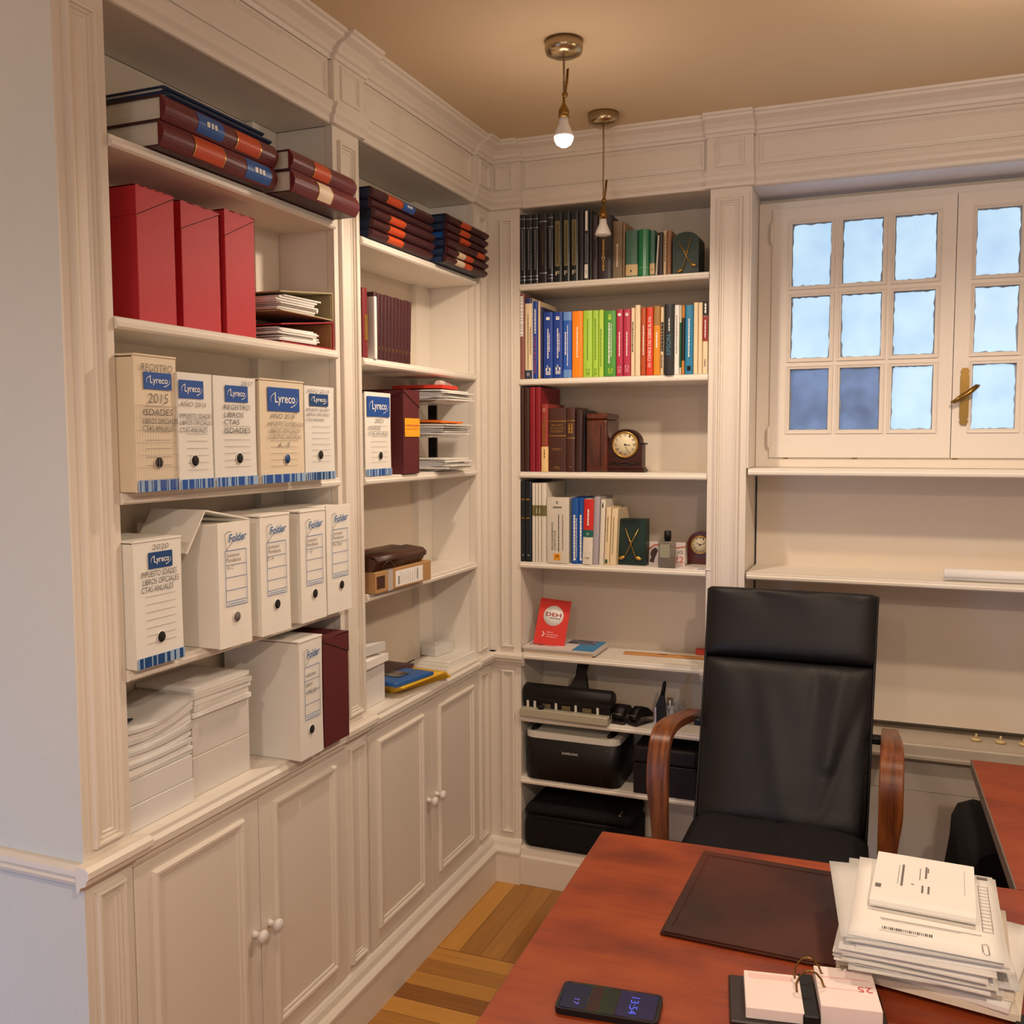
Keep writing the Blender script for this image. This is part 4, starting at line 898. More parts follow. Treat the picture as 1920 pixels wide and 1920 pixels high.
# ---- bookends with crossed golf clubs
def club(q, x0, z0, x1, z1, y, s):
    q.tube([(x0, y, z0), (x1, y, z1)], [.0010*s, .0009*s], 8)
    d = 1 if x0 < x1 else -1
    q.T = Matrix.Translation(Vector((x0-d*.006*s, y-.001, z0-.002*s))) @ Matrix.Rotation(R(-d*18), 4, 'Y')
    q.T = q.T @ Matrix.Diagonal((1.25, 1, .62, 1)); q.lathe([(.0001, -.0025), (.0045*s, -.002), (.0055*s, 0), (.004*s, .002), (.0001, .0025)], n=18, axis='y'); q.T = Matrix.Identity(4)
def bookend(label, fn, X0, X1, Yt, z, yf, arched, clubs, depth, rz=0):
    u0, v0 = fn(X0, (Yt+100)); u1, _ = fn(X1, Yt+100); cx, wd = PB_(u0, u1, v0, yf); ut, vt = fn((X0+X1)/2, Yt); h = px(ut, vt, 1, yf).z-z
    t = thing('bookend', label, 'bookend', (cx, yf, z), rz, group='green marble bookends with crossed golf clubs'); w2 = wd/2
    q = MB()
    if arched:
        pr = [(-w2, 0), (w2, 0)]+[(w2*math.cos(math.pi*k/14)**1 if k else w2, h*.80+h*.20*math.sin(math.pi*k/14)) for k in range(15)]
        q.prism(pr, lambda p, q_, s: (p, s, q_), 0, depth)
    else: q.box(-w2, w2, 0, depth, 0, h, .0015)
    q.build('marble_slab', MARBLE, t)
    q = MB(); F = -.004
    for a, b_, c, d in clubs: club(q, -w2+wd*a, h*b_, -w2+wd*c, h*d, F, wd/.06)
    q.build('golf_clubs', GOLD, t)
    MB().lathe([(.0001, -.003), (.003, 0), (.0001, .003)], (0, F-.001, h*.52), n=12).build('golf_ball', GOLD, t)
    return t
bookend('arched dark green marble bookend with crossed golf clubs on the top shelf', zb1, 1508, 1712, 395, TB[0], -.004, True, [(.72, .20, .22, .78), (.40, .08, .72, .86)], .10)
bookend('square green marble bookend with crossed golf clubs beside the perfume bottle', zb2, 985, 1240, 1250, TB[3], .03, False, [(.66, .18, .32, .80), (.30, .18, .76, .80)], .05)

# ---- mantel clocks
def clock(label, fn, X0, X1, Yt, z, yf, m, face, fr, minute, hour, style):
    u0, v0 = fn(X0, Yt+100); u1, _ = fn(X1, Yt+100); cx, wd = PB_(u0, u1, v0, yf); ut, vt = fn((X0+X1)/2, Yt); h = px(ut, vt, 1, yf).z-z
    t = thing('mantel_clock', label, 'clock', (cx, yf, z)); w2 = wd/2
    q = MB()
    if style:
        q.box(-w2, w2, -.006, .05, 0, .010, .002); q.box(-w2+.004, w2-.004, -.003, .048, .010, .018, .002)
        a = w2-.008; zs = h*.66
        pr = [(-a, .018), (a, .018), (a, zs)]+[((a-.006)*math.cos(math.pi*k/18), zs+.004+(h-zs-.004)*math.sin(math.pi*k/18)) for k in range(19)]+[(-a, zs)]
        q.prism(pr, lambda p, q_, s: (p, s, q_), 0, .045)
        q.box(-w2+.001, -w2+.014, -.002, .046, zs-.004, zs+.003, .001); q.box(w2-.014, w2-.001, -.002, .046, zs-.004, zs+.003, .001)
        for k in range(18):
            a0, a1 = math.pi*k/18, math.pi*(k+1)/18
            P = lambda r, a_, y: (r*math.cos(a_)*(w2-.012)/(a), y, zs+.004+(h-zs-.004)/a*r*math.sin(a_))
            q.hexa([P(a, a0, -.004), P(a-.006, a0, -.004), P(a-.006, a1, -.004), P(a, a1, -.004), P(a, a0, .0), P(a-.006, a0, .0), P(a-.006, a1, .0), P(a, a1, .0)])
        q.tube([(-w2*.68, -.002, .034), (-w2*.4, -.003, .028), (0, -.003, .034), (w2*.4, -.003, .028), (w2*.68, -.002, .034)], .0018, 6)
        for s in (-1, 1): q.lathe([(.0001, -.003), (.004, -.001), (.004, .001)], (s*w2*.72, 0, .028), 'y', 12)
    else:
        pr = [(-w2, 0), (w2, 0)]+[(w2*math.cos(math.pi*k/18), h-w2+w2*math.sin(math.pi*k/18)) for k in range(19)]
        q.prism(pr, lambda p, q_, s: (p, s, q_), 0, .03)
    q.build('case', m, t)
    fz = h*fr[1]; r = wd*fr[0]; fc = (0, -.004, fz)
    MB().lathe([(.0001, 0), (r, 0), (r, .004), (.0001, .004)], fc, 'y', 40).build('dial', face, t)
    MB().lathe([(r*.98, .004), (r*.98, -.003), (r*1.04, -.004), (r*1.10, -.002), (r*1.12, .004)], fc, 'y', 40, cap=False).build('bezel', GOLD, t)
    for k, s in enumerate(('XII', 'I', 'II', 'III', 'IV', 'V', 'VI', 'VII', 'VIII', 'IX', 'X', 'XI')):
        a = math.pi/2-k*math.pi/6; x, zz = r*.8*math.cos(a), fz+r*.8*math.sin(a); n_ = r*.045*(1+len(s)*.5)
        lettering(s, t, x-n_, x+n_, zz-r*.10, zz+r*.10, INK, -.0046, 'numeral')
    for nm, L, a, ww in (('hour_hand', r*.45, hour, .0022), ('minute_hand', r*.72, minute, .0014)):
        a = R(90-a); lines(t, nm, INK, [(-L*.15*math.cos(a), fz-L*.15*math.sin(a), L*math.cos(a), fz+L*math.sin(a), ww)], -.0052)
    MB().lathe([(.0001, -.0065), (.003, -.0055), (.003, -.004)], (0, 0, fz), 'y', 12).build('centre_cap', INK, t)
    return t
DIAL = mat('ivory_dial', (226, 212, 176), .5)
clock('dark mahogany mantel clock with an arched top and white dial', zb2, 900, 1228, 478, TB[2], .03, MAHOG, DIAL, (.305, .64), 157, 96, True)
clock('small red-brown arched desk clock at the right end of the perfume shelf', zb2, 1594, 1816, 1358, TB[3], .13, mat('red_brown_clock', (84, 30, 28), .3, coat=.3), DIAL, (.325, .60), 70, 300, False)
# polished wooden box
cx, wd = PB_(zb2(722, 600)[0], zb2(905, 600)[0], zb2(722, 600)[1], .008); h = px(*zb2(800, 342), 1, .008).z-TB[2]
t = thing('wooden_box', 'polished reddish wooden box standing upright between the brown books and the clock', 'box', (cx, .010, TB[2]), 0)
MB().box(-wd/2, wd/2, 0, .15, 0, h-.022, .006, 3).build('box_body', REDWD, t); MB().box(-wd/2, wd/2, 0, .15, h-.021, h, .006, 3).build('lid', REDWD, t)
MB().box(wd*.18, wd*.2+.002, -.001, .002, .02, h-.04).build('inlay_line', MAHOG, t)

# ---- perfume bottle, picture card, paper slip
cx, wd = PB_(zb2(1340, 1500)[0], zb2(1488, 1500)[0], zb2(1340, 1500)[1], -.002)
t = thing('perfume_bottle', 'smoky square perfume bottle with a black cap between the bookend and the small clock', 'bottle', (cx, -.002, TB[3]))
MB().box(-wd/2, wd/2, 0, .022, 0, .088, .004, 3).build('glass_body', GLASSY, t); MB().box(-wd/2+.003, wd/2-.003, .003, .019, .003, .040, .003, 2).build('perfume', mat('perfume_liquid', (150, 130, 96), .1, alpha=.75), t)
MB().lathe([(.010, .088), (.010, .093), (.0115, .093), (.0115, .121), (.0001, .122)], (.002, .011, 0), n=24).build('cap', BLACK, t)
p = panel(t, 'paper_label', mat('grey_green_label', (150, 146, 122), .5), -wd*.36, wd*.2, .034, .078, -.0008)
cx, wd = PB_(zb2(1242, 1500)[0], zb2(1575, 1500)[0], zb2(1340, 1500)[1], .07)
t = thing('picture_card', 'small picture card reading CIO 22 standing behind the perfume bottle', 'card', (cx, .07, TB[3]), rot=(R(-6), 0, 0))
h = .078; MB().box(-wd/2, wd/2, 0, .0012, 0, h).build('card', mat('card_pale', (206, 192, 186), .5), t)
F = -.0006
q = MB(); q.prism([(-wd*.42, .010), (-wd*.30, .006), (-wd*.28, .022), (-wd*.24, .034), (-wd*.20, .048), (-wd*.26, .058), (-wd*.36, .050), (-wd*.40, .036), (-wd*.37, .026)], lambda p_, q_, s: (p_, s, q_), F, -.0001); q.build('printed_figure', mat('figure_brown', (66, 40, 40), .6), t)
lines(t, 'printed_arc', mat('arc_rust', (176, 90, 60), .6), [(-wd*.5, .046, -wd*.3, .066, .005), (-wd*.3, .066, 0, .070, .005), (0, .070, wd*.25, .058, .005), (wd*.25, .058, wd*.5, .064, .004)], F)
lettering('CIO', t, wd*.22, wd*.44, .040, .050, INK, F); lettering('22', t, wd*.22, wd*.46, .010, .030, REDINK, F)
t = tag(MB().box(-.028, .028, -.016, .016, 0, .0008).build('paper_slip', PAPER, None, (.742, .0125, TB[3])), 'white paper slip with a blue print lying before the small clock', 'paper')
MB().box(-.012, .010, -.012, -.002, .0008, .0011).build('blue_print', LOGOB, t)

# ---- leaflet, magazines, ruler, eraser (dado shelf)
E0 = TB[4]
def flat(label, name, cat, x0, x1, y0, y1, z, th, m, top=None, group=None, rz=0, pages=True):
    t = thing(name, label, cat, ((x0+x1)/2, (y0+y1)/2, z), rz, group); a, c = (x1-x0)/2, (y1-y0)/2
    MB().box(-a, a, -c, c, 0, th*.12).box(-a, a, -c, c, th*.88, th).build('cover', m, t)
    if pages: MB().box(-a+.001, a-.001, -c+.001, c-.001, th*.12, th*.88).build('pages', PAGEZ, t)
    return t
mg = 'magazines lying under the red leaflet'
flat('lowest magazine in the pile under the red leaflet, with an orange-brown spine', 'magazine', 'magazine', .125, .375, -.002, .170, E0, .007, cm('ochre_cover', (186, 130, 60)), group=mg)
flat('middle magazine in the pile under the red leaflet, pale cover', 'magazine', 'magazine', .122, .385, .0, .172, E0+.0075, .008, cm('pale_cover', (206, 196, 190)), group=mg)
t = flat('topmost magazine with a blue block and a reddish picture under the red leaflet', 'magazine', 'magazine', .120, .380, -.004, .170, E0+.016, .005, cm('white_cover', (226, 216, 214)), group=mg)
MB().box(.05, .128, -.084, .084, .0052, .0056).build('blue_block', mat('sky_blue_print', (46, 134, 190), .4), t)
MB().box(-.12, -.02, -.05, .03, .0052, .0056).build('reddish_picture', mat('pic_red', (150, 80, 84), .5, c2=(214, 186, 186), scale=26), t)
MB().box(.0, .10, .02, .084, .0057, .006).build('dark_picture', mat('pic_dark', (46, 46, 62), .5, c2=(120, 120, 140), scale=30), t)
# leaflet: about 11 x 16 cm
p0 = px(*zb3(180, 462), 1, .05); p1 = px(*zb3(428, 480), 1, .05); p2 = px(*zb3(245, 125), 1, .10); 
lw = .112; lh = .165
t = thing('leaflet', 'red leaflet with a white disc lettered DEH standing on the magazines', 'leaflet', ((p0.x+p1.x)/2-.004, .045, E0+.0216), rot=(R(-22), R(5), R(6)))
MB().box(-lw/2, lw/2, 0, .0012, 0, lh).build('sheet', mat('leaflet_red', (214, 44, 32), .45), t); F = -.0005
MB().lathe([(.0001, F), (.036, F), (.036, F+.0005), (.0001, F+.0005)], (.0, 0, lh*.64), 'y', 40).build('white_disc', WHITEINK, t)
lettering('DEH', t, -.028, .028, lh*.64-.003, lh*.64+.011, mat('deh_red', (160, 30, 26), .5), F-.0004, bold=.02)
lines(t, 'fine_print', PENC, [(-.012, lh*.64-.009, .026, lh*.64-.009, .003)], F-.0004)
lines(t, 'arrow_mark', WHITEINK, [(-.030, .046, -.022, .038, .003), (-.022, .038, -.030, .028, .003)], F)
lettering('AGENTE', t, -.016, .008, .044, .0475, WHITEINK, F); lettering('COLABORADOR', t, -.016, .028, .036, .0395, WHITEINK, F); lettering('AUTORIZADO', t, -.016, .022, .028, .0315, WHITEINK, F)
a = px(*zb3(762, 540), 2, E0+.004); b_ = px(*zb3(1268, 575), 2, E0+.004); L_ = (Vector(b_)-Vector(a)).length
t = tag(MB().box(0, L_+.04, -.013, .013, 0, .006, .0008).build('ruler', RULERW, None, (a.x, a.y, E0)), 'wooden ruler lying on the dado-height shelf', 'ruler'); t.rotation_euler = (0, 0, math.atan2(b_.y-a.y, b_.x-a.x))
MB().box(.12, .15, -.004, .004, .006, .0063).build('printed_scale', INK, t)
a = px(*zb3(1200, 560), 2, E0)
t = tag(MB().box(0, .052, -.010, .012, 0, .021, .002).build('eraser_box', mat('tomato_red_box', (206, 66, 44), .5), None, (a.x, a.y+.022, E0)), 'small red box at the right end of the dado-height shelf behind the ruler', 'box')
a = px(*zb3(1180, 588), 2, E0)
t = tag(MB().box(-.03, .05, -.014, .014, 0, .001).build('note_card', PAPER, None, (a.x, a.y-.010, E0)), 'white note card lying before the ruler by the chair back', 'paper')

# ---- desk machines row
F0 = TB[5]
x0, x1 = px(*zb3(128, 930), 1, .0).x, px(*zb3(690, 960), 1, .0).x
t = thing('hole_punch', 'big black multi-hole paper punch with a raised lever on a beige base', 'hole punch', ((x0+x1)/2, -.012, F0), R(-2)); W = (x1-x0)/2
MB().box(-W, W-.008, -.016, .085, .0, .030, .004, 2).build('base_plate', GREYPL, t)
MB().box(-W+.004, W-.006, .012, .016, .018, .052).box(-W+.004, W-.006, .06, .064, .018, .056).build('punch_frame', BLACK, t)
q = MB(); zc = .082; q.tube([(-W+.002, .03, zc), (-W+.008, .03, zc), (W-.006, .03, zc), (W+.002, .03, zc)], [.022, .029, .029, .022], 24); q.box(-W+.006, W-.004, .004, .056, .054, zc); q.build('roller_housing', BLACK, t)
for fx in (-.86, -.70, -.22, .22, .70):
    MB().box(W*fx-.004, W*fx+.004, .002, .009, .030, .055, .001).build('punch_pin', LGREY, t)
for fx in (-.45, .0, .46): MB().box(W*fx-.016, W*fx+.016, .008, .011, .032, .048).build('guide_plate', mat('dull_metal', (130, 120, 96), .35, .7), t)
MB().lathe([(.0001, 0), (.011, 0), (.011, .012), (.0001, .014)], (-W*.55, .0, .030), n=16).build('adjuster_knob', BLACK, t)
q = MB(); 
for y0, z0, w0, y1, z1, w1 in ((.03, .094, .058, .042, .112, .032), (.042, .112, .032, .062, .150, .017), (.062, .150, .017, .085, .188, .019)):
    q.hexa([(.02-w0, y0-.012, z0), (.02+w0, y0-.012, z0), (.02+w0, y0+.012, z0), (.02-w0, y0+.012, z0), (.035-w1, y1-.010, z1), (.035+w1, y1-.010, z1), (.035+w1, y1+.010, z1), (.035-w1, y1+.010, z1)] if z0 < .10 else [(.035-w0, y0-.010, z0), (.035+w0, y0-.010, z0), (.035+w0, y0+.010, z0), (.035-w0, y0+.010, z0), (.037-w1, y1-.010, z1), (.037+w1, y1-.010, z1), (.037+w1, y1+.010, z1), (.037-w1, y1+.010, z1)])
q.build('lever', BLACK, t)
def small_punch(label, X, Y, s, rz):
    p = px(*zb3(X, Y), 2, F0); t = thing('hole_punch', label, 'hole punch', (p.x, p.y+.03, F0), rz); t.scale = (1.15, 1.15, 1.2)
    MB().box(-.028*s, .028*s, -.030, .05, 0, .007, .003, 2).build('base_plate', mat('dark_plum_metal', (58, 46, 48), .25, .5), t)
    q = MB(); n = 10
    pr = [(-.022, .010), (-.026, .022), (-.018, .040), (.0, .050), (.03, .044), (.052, .026), (.05, .016), (.0, .022)]
    q.prism(pr, lambda p_, q_, k: (k, p_, q_), -.022*s, .022*s, True); q.build('lever', BLACK, t)
    for k in (-.011, .011): MB().tube([(k*s, -.018, .007), (k*s, -.018, .026)], .0035, 10).build('punch_pin', STEEL, t)
    MB().box(-.016*s, .016*s, -.024, -.014, .024, .030, .001).build('pin_bridge', STEEL, t)
small_punch('small shiny black two-hole punch next to the big punch', 722, 985, .95, R(-8))
small_punch('second small black punch, between the shiny one and the black upright tool', 835, 1000, .62, R(-28))
p = px(*zb3(985, 1000), 2, F0)
t = thing('black_stapler', 'black long-necked stapler standing on end beside the silver bottle', 'stapler', (p.x, p.y+.015, F0)); t.scale = (1.3, 1.3, 1.36)
q = MB(); q.hexa([(-.010, -.012, 0), (.012, -.012, 0), (.012, .014, 0), (-.010, .014, 0), (-.013, -.010, .05), (.010, -.010, .05), (.010, .012, .05), (-.013, .012, .05)]); q.hexa([(-.013, -.010, .05), (.010, -.010, .05), (.010, .012, .05), (-.013, .012, .05), (-.002, -.006, .078), (.008, -.006, .078), (.008, .006, .078), (-.002, .006, .078)]); q.build('stapler_body', BLACK, t)
MB().tube([(.003, 0, .074), (.006, 0, .092), (.008, 0, .106), (.009, 0, .112)], [.006, .0055, .005, .003], 10).build('neck', BLACK, t)
MB().box(-.014, -.010, -.013, -.008, .004, .048).build('metal_edge', STEEL, t)
p = px(*zb3(1030, 968), 2, F0)
t = thing('ink_bottle', 'small silver bottle with a printed label beside the black stapler', 'bottle', (p.x+.006, p.y+.014, F0)); t.scale = (1.2, 1.2, 1.3)
MB().lathe([(.0001, 0), (.0115, 0), (.0115, .046), (.009, .050), (.009, .060), (.0001, .061)], n=22).build('bottle_body', STEEL, t)
MB().lathe([(.0118, .006), (.0118, .042)], n=22, cap=False).build('paper_label', mat('label_pale', (206, 210, 220), .5), t)
lettering('Y', t, -.005, .005, .018, .036, INK, -.0122)
p = px(*zb3(1095, 935), 2, F0)
t = tag(MB().lathe([(.010, 0), (.022, 0), (.022, .018), (.010, .018), (.010, 0)], (0, 0, .022), 'y', 24, cap=False).build('tape_roll', CLEAR, None, (p.x, p.y+.03, F0)), 'roll of clear adhesive tape standing behind the silver bottle', 'tape')
p = px(*zb3(1200, 925), 2, F0)
t = thing('scissors', 'pair of metal scissors lying on the machine shelf behind the chair arm', 'scissors', (p.x-.01, p.y+.05, F0), R(-50))
MB().box(-.06, .02, -.005, .004, .002, .005).box(-.06, .02, -.002, .007, .0052, .008).build('blades', STEEL, t)
q = MB()
for s in (-1, 1): q.tube([(.035+.016*math.cos(a*math.pi/6), s*.014+.010*math.sin(a*math.pi/6), .005) for a in range(13)], .003, 6, False)
q.build('handles', BLACK, t)

# ---- laser printer
G0 = TB[6]
x0, x1 = px(*zb3(145, 1250), 1, -.012).x, px(*zb3(725, 1250), 1, -.012).x; W = (x1-x0)/2
zt_ = px(*zb3(420, 1060), 1, -.012).z-G0; hp = .170
t = thing('laser_printer', 'black laser printer with a light grey tray rim on the lower back shelf', 'printer', ((x0+x1)/2, -.012, G0), R(0))
q = MB(); n = 20
def rr(w_, d_, r_, y0=0):
    o = []
    for (cx_, cy_, a0) in ((w_-r_, y0+r_, -90), (w_-.02, y0+d_-.02, 0), (-w_+.02, y0+d_-.02, 90), (-w_+r_, y0+r_, 180)):
        rr_ = r_ if cy_ == y0+r_ else .02
        for k in range(5): a_ = R(a0+k*22.5); o.append((cx_+rr_*math.cos(a_), cy_+rr_*math.sin(a_)))
    return o
q.prism(rr(W, .215, .035), lambda p_, q_, s: (p_, q_, s), .004, hp-.010, True); q.build('printer_body', BLACK, t)
q = MB(); o = rr(W+.001, .16, .036, -.001); i_ = rr(W-.024, .12, .02, .026)
A = [q._v((p_, q_, hp-.020)) for p_, q_ in o]; B = [q._v((p_, q_, hp)) for p_, q_ in o]; C_ = [q._v((p_, q_, hp)) for p_, q_ in i_]; D_ = [q._v((p_, q_, hp-.012)) for p_, q_ in i_]
for X_, Y_ in ((A, B), (B, C_), (C_, D_)):
    for k in range(len(o)): q.bm.faces.new((X_[k], X_[(k+1) % len(o)], Y_[(k+1) % len(o)], Y_[k]))
q.build('tray_rim', LGREY, t)
MB().box(-W+.020, W-.020, .018, .150, hp-.013, hp-.0105).build('tray_floor', BLACK, t)
MB().hexa([(-W+.034, .036, hp-.006), (W-.05, .036, hp-.006), (W-.045, .12, hp+.002), (-W+.034, .12, hp+.002), (-W+.034, .036, hp-.004), (W-.05, .036, hp-.004), (W-.045, .12, hp+.004), (-W+.034, .12, hp+.004)]).build('tray_flap', LGREY, t)
MB().box(-W+.016, -W+.030, .02, .13, hp-.004, hp+.012, .003).build('tray_guide', BLACK, t); MB().box(W-.045, W-.031, .02, .13, hp-.004, hp+.012, .003).build('tray_guide', BLACK, t)
lettering('SAMSUNG', t, -.032, .026, hp*.60, hp*.60+.0085, LGREY, -.0008, bold=.01)
MB().box(W*.72, W*.8, -.0006, .001, hp*.75, hp*.80).build('power_button', mat('button_grey', (60, 60, 64), .4), t)
lines(t, 'panel_seams', DARK, [(-W*.72, .012, -W*.72, hp*.66, .0012), (W*.66, .012, W*.66, hp*.66, .0012)], -.0005)
x0 = px(*zb3(818, 1250), 1, -.01).x; x1 = .735
t = thing('black_case', 'black lidded case on the lower back shelf behind the chair arm', 'case', ((x0+x1)/2, -.010, G0)); W = (x1-x0)/2
MB().box(-W, W, 0, .20, 0, .105, .004, 2).build('case_body', mat('case_black', (30, 24, 24), .5, spec=.25), t); MB().box(-W-.001, W+.001, -.002, .201, .106, .162, .010, 3).build('lid', mat('case_black', (30, 24, 24), .5, spec=.25), t)
x0, x1 = px(*zb3(100, 1650), 1, -.015).x, px(*zb3(762, 1700), 1, -.015).x
t = thing('padded_case', 'big soft black padded case on the bottom of the back bookcase', 'case', (x0+(.50-x0)/2+.015, -.02, TB[7])); W = (.51-x0)/2
q = MB(); q.box(-W+.016, W, 0, .215, 0, .118, .022, 4); q.build('case_body', BLKFAB, t)
q = MB(); q.box(-W+.018, W-.003, .006, .21, .120, .152, .014, 4); q.build('lid', BLKFAB, t)
MB().tube([(-W+.04, -.001, .119), (W-.03, -.001, .119)], .0028, 6).build('zip', BLACK, t)
MB().box(W-.05, W-.042, .02, .06, .152, .156).build('zip_tag', STEEL, t)

# ---- middle bookcase: letter trays with papers
t = thing('letter_tray_stack', 'stack of three clear letter trays beside the maroon box in the middle bookcase', 'letter tray', (-.005, -.352, TM[2]), R(90)); 
zs = [0, .105, .21]
for k, z_ in enumerate(zs):
    q = MB(); n = 8; W = .098
    q.box(-W, W, 0, .20-.055, z_, z_+.002); 
    for s in (-1, 1): q.hexa([(s*W-.001, -.04, z_+.02), (s*W+.001, -.04, z_+.02), (s*W+.001, .145, z_), (s*W-.001, .145, z_), (s*W-.001, -.04, z_+.028), (s*W+.001, -.04, z_+.028), (s*W+.001, .145, z_+.045), (s*W-.001, .145, z_+.045)])
    q.hexa([(-W, -.05, z_+.012), (W, -.05, z_+.012), (W, 0, z_), (-W, 0, z_), (-W, -.05, z_+.014), (W, -.05, z_+.014), (W, 0, z_+.002), (-W, 0, z_+.002)]); q.build('tray', CLEAR, t)
for a in (.0, .105):
    for s in (-1, 1): MB().box(s*.088-.004, s*.088+.004, .07, .10, a+.02, a+.105).build('riser', BLACK, t)
random.seed(5); gp = 'papers in the letter trays'
def sheet(name, label, cat, w_, d_, m, loc, rz=0, th=.0012, curl=.0, group=None, tilt=0, crease=None):
    q = MB(); n = 10
    A = q.grid(lambda i, j: ((i-.5)*w_, (j-.5)*d_, curl*math.sin(math.pi*i*1.1+.4)*math.sin(math.pi*j)+th), n, 6)
    B = q.grid(lambda i, j: ((i-.5)*w_, (j-.5)*d_, curl*math.sin(math.pi*i*1.1+.4)*math.sin(math.pi*j)), n, 6)
    for k in range(n):
        q.bm.faces.new((A[k][0], A[k+1][0], B[k+1][0], B[k][0])); q.bm.faces.new((A[k][6], B[k][6], B[k+1][6], A[k+1][6]))
    for k in range(6):
        q.bm.faces.new((A[0][k], B[0][k], B[0][k+1], A[0][k+1])); q.bm.faces.new((A[n][k], A[n][k+1], B[n][k+1], B[n][k]))
    o = q.build(name, m, None, loc); o.rotation_euler = (tilt, 0, rz)
    return tag(o, label, cat, group)
PL_ = [PAPER, mat('offwhite_paper', (222, 218, 208), .7), mat('greyish_paper', (206, 204, 200), .7)]
for k, z_ in enumerate(zs):
    for e in range(5):
        sheet('paper_bundle', ['papers in the lowest clear letter tray', 'papers in the middle clear letter tray', 'papers in the top clear letter tray'][k], 'papers', .18, .17, PL_[e % 3], (-.060+random.uniform(0, .03), -.352+random.uniform(-.008, .008), TM[2]+z_+.009+e*.0068), R(90)+R(random.uniform(-4, 4)), .0045, .0025, gp+' '+['lowest', 'middle', 'topmost'][k])
sheet('orange_folder', 'orange card folder sticking out of the middle letter tray', 'folder', .13, .15, mat('orange_folder', (226, 110, 26), .6), (-.045, -.36, TM[2]+.105+.045), R(84), .005, .006)
sheet('red_folder', 'bright red folder on the left of the top letter tray', 'folder', .12, .17, mat('red_folder', (214, 52, 34), .6), (-.055, -.385, TM[2]+.21+.045), R(92), .010, .002)
t = tag(MB().tube([(-.09, 0, 0), (-.05, 0, .001), (0, 0, 0), (.09, 0, 0)], [.011, .013, .0125, .011], 12).build('rolled_newspaper', mat('newsprint', (198, 188, 176), .8, c2=(150, 140, 130), scale=40), None, (-.02, -.31, TM[2]+.21+.060)), 'rolled newspaper with a red band on the top letter tray', 'newspaper'); t.rotation_euler = (0, 0, R(100))
MB().tube([(-.004, 0, 0), (.004, 0, 0)], .0136, 12).build('rubber_band', REDINK, t)

# ---- cardboard box and leather pouch
z = TM[3]; yb0, yb1 = px(743, 1100, 0, .03).y, px(806, 1085, 0, .03).y
ya = px(690, 1110, 0, .03).y
t = thing('cardboard_box', 'flat brown cardboard parcel with a white shipping label in the middle bookcase', 'parcel', (.035, -.70, z), R(90)+R(-3))
W = .150; MB().box(-W, W, 0, .17, 0, .058, .002).build('carton', KRAFT, t)
p = panel(t, 'shipping_label', PAPER, -W+.10, W-.05, .006, .050, -.0007)
lines(p, 'barcode_bars', INK, [(-W+.112, .012+k*.0017, -W+.122, .012+k*.0017, .0008) for k in range(14)], -.0013)
lines(p, 'label_print', PENC, [(-W+.13+k*.012, .012, -W+.13+k*.012, .044-.003*(k % 3), .0008) for k in range(8)]+[(W-.08, .014, W-.08, .046, .004)], -.0013)
MB().box(-W+.062, -W+.086, -.0005, .17, .0585, .0592).box(-W+.062, -W+.086, -.0008, -.0001, 0, .058).build('packing_tape', CLEAR, t)
q = panel(t, 'side_print', LEATHB, -W+.005, -W+.045, .012, .046, -.0007); 
t = thing('leather_pouch', 'worn brown leather pouch lying on top of the cardboard parcel', 'pouch', (.02, -.715, z+.0595), R(90)+R(-2))
q = MB(); W = .135
q2 = MB()
q2.prism([(0, 0), (.16, .0), (.16, .030), (.10, .044), (.02, .040), (-.008, .030), (-.012, .018), (-.006, .006)], lambda p_, q_, s: (s, p_, q_*(1+.0*s)), -W, W, True); q.bm.free(); q2.build('pouch_body', LEATHB, t)
q = MB(); q.prism([(.05, .046), (-.006, .040), (-.018, .030), (-.016, .018), (-.013, .018), (-.014, .029), (-.004, .037), (.05, .043)], lambda p_, q_, s: (s, p_, q_), -W*.98, W*1.02, True); q.build('flap', LEATHB, t)
MB().tube([(-W*.8, -.014, .010), (-W*.6, -.020, .026), (-W*.5, -.022, .022), (-W*.3, -.016, .006)], .0016, 6).build('strap', LEATHB, t)

# ---- middle counter: reams, yellow folders, clear box, cards
z = TM[4]
def ream(label, x0, y0, w_, d_, h_, z, group, wrap=None, rz=0, m=PAGEZ, name='paper_ream'):
    t = thing(name, label, 'paper ream', (x0, y0, z), R(90)+rz, group)
    MB().box(-w_/2, w_/2, 0, d_, 0, h_, .001).build('paper_block', m, t)
    if wrap: MB().box(-w_/2-.001, w_/2+.001, -.001, d_+.001, .0, h_+.0008, .003).build('film_wrap', wrap, t)
    return t
WRAP = mat('ream_wrapper', (222, 218, 214), .35)
FILM = mat('shiny_film', (230, 230, 236), .12, alpha=.28, bump=.6, bscale=30)
ream('sealed white paper ream standing at the left end of the middle counter', -.03, -.775, .135, .145, .115, z, 'reams on the middle counter', m=WRAP)
t = sheet('paper_wad', 'loose white sheets bulging on top of the ream on the middle counter', 'papers', .13, .14, PAPER, (-.085, -.775, z+.1165), R(92), .022, .010)
t = sheet('paper_wad', 'crumpled white envelope topmost on the ream of the middle counter', 'papers', .12, .13, PL_[2], (-.085, -.782, z+.150), R(84), .026, .010)
gy = 'folders fanned out on the middle counter'
for k in range(6):
    sheet('yellow_folder', ['lowest yellow folder in the fanned pile, farthest to the right', 'second lowest yellow folder in the fanned pile', 'third yellow folder from below in the fanned pile', 'fourth yellow folder from below in the fanned pile', 'fifth yellow folder from below, under the blue one', 'sixth yellow folder from below, directly under the blue one'][k], 'folder', .25-.005*k, .15, YELLOW, (-.075+.006*k, -.50-.012*k, z+.0005+k*.0055), R(72)+R(2*k), .004, .0008, gy)
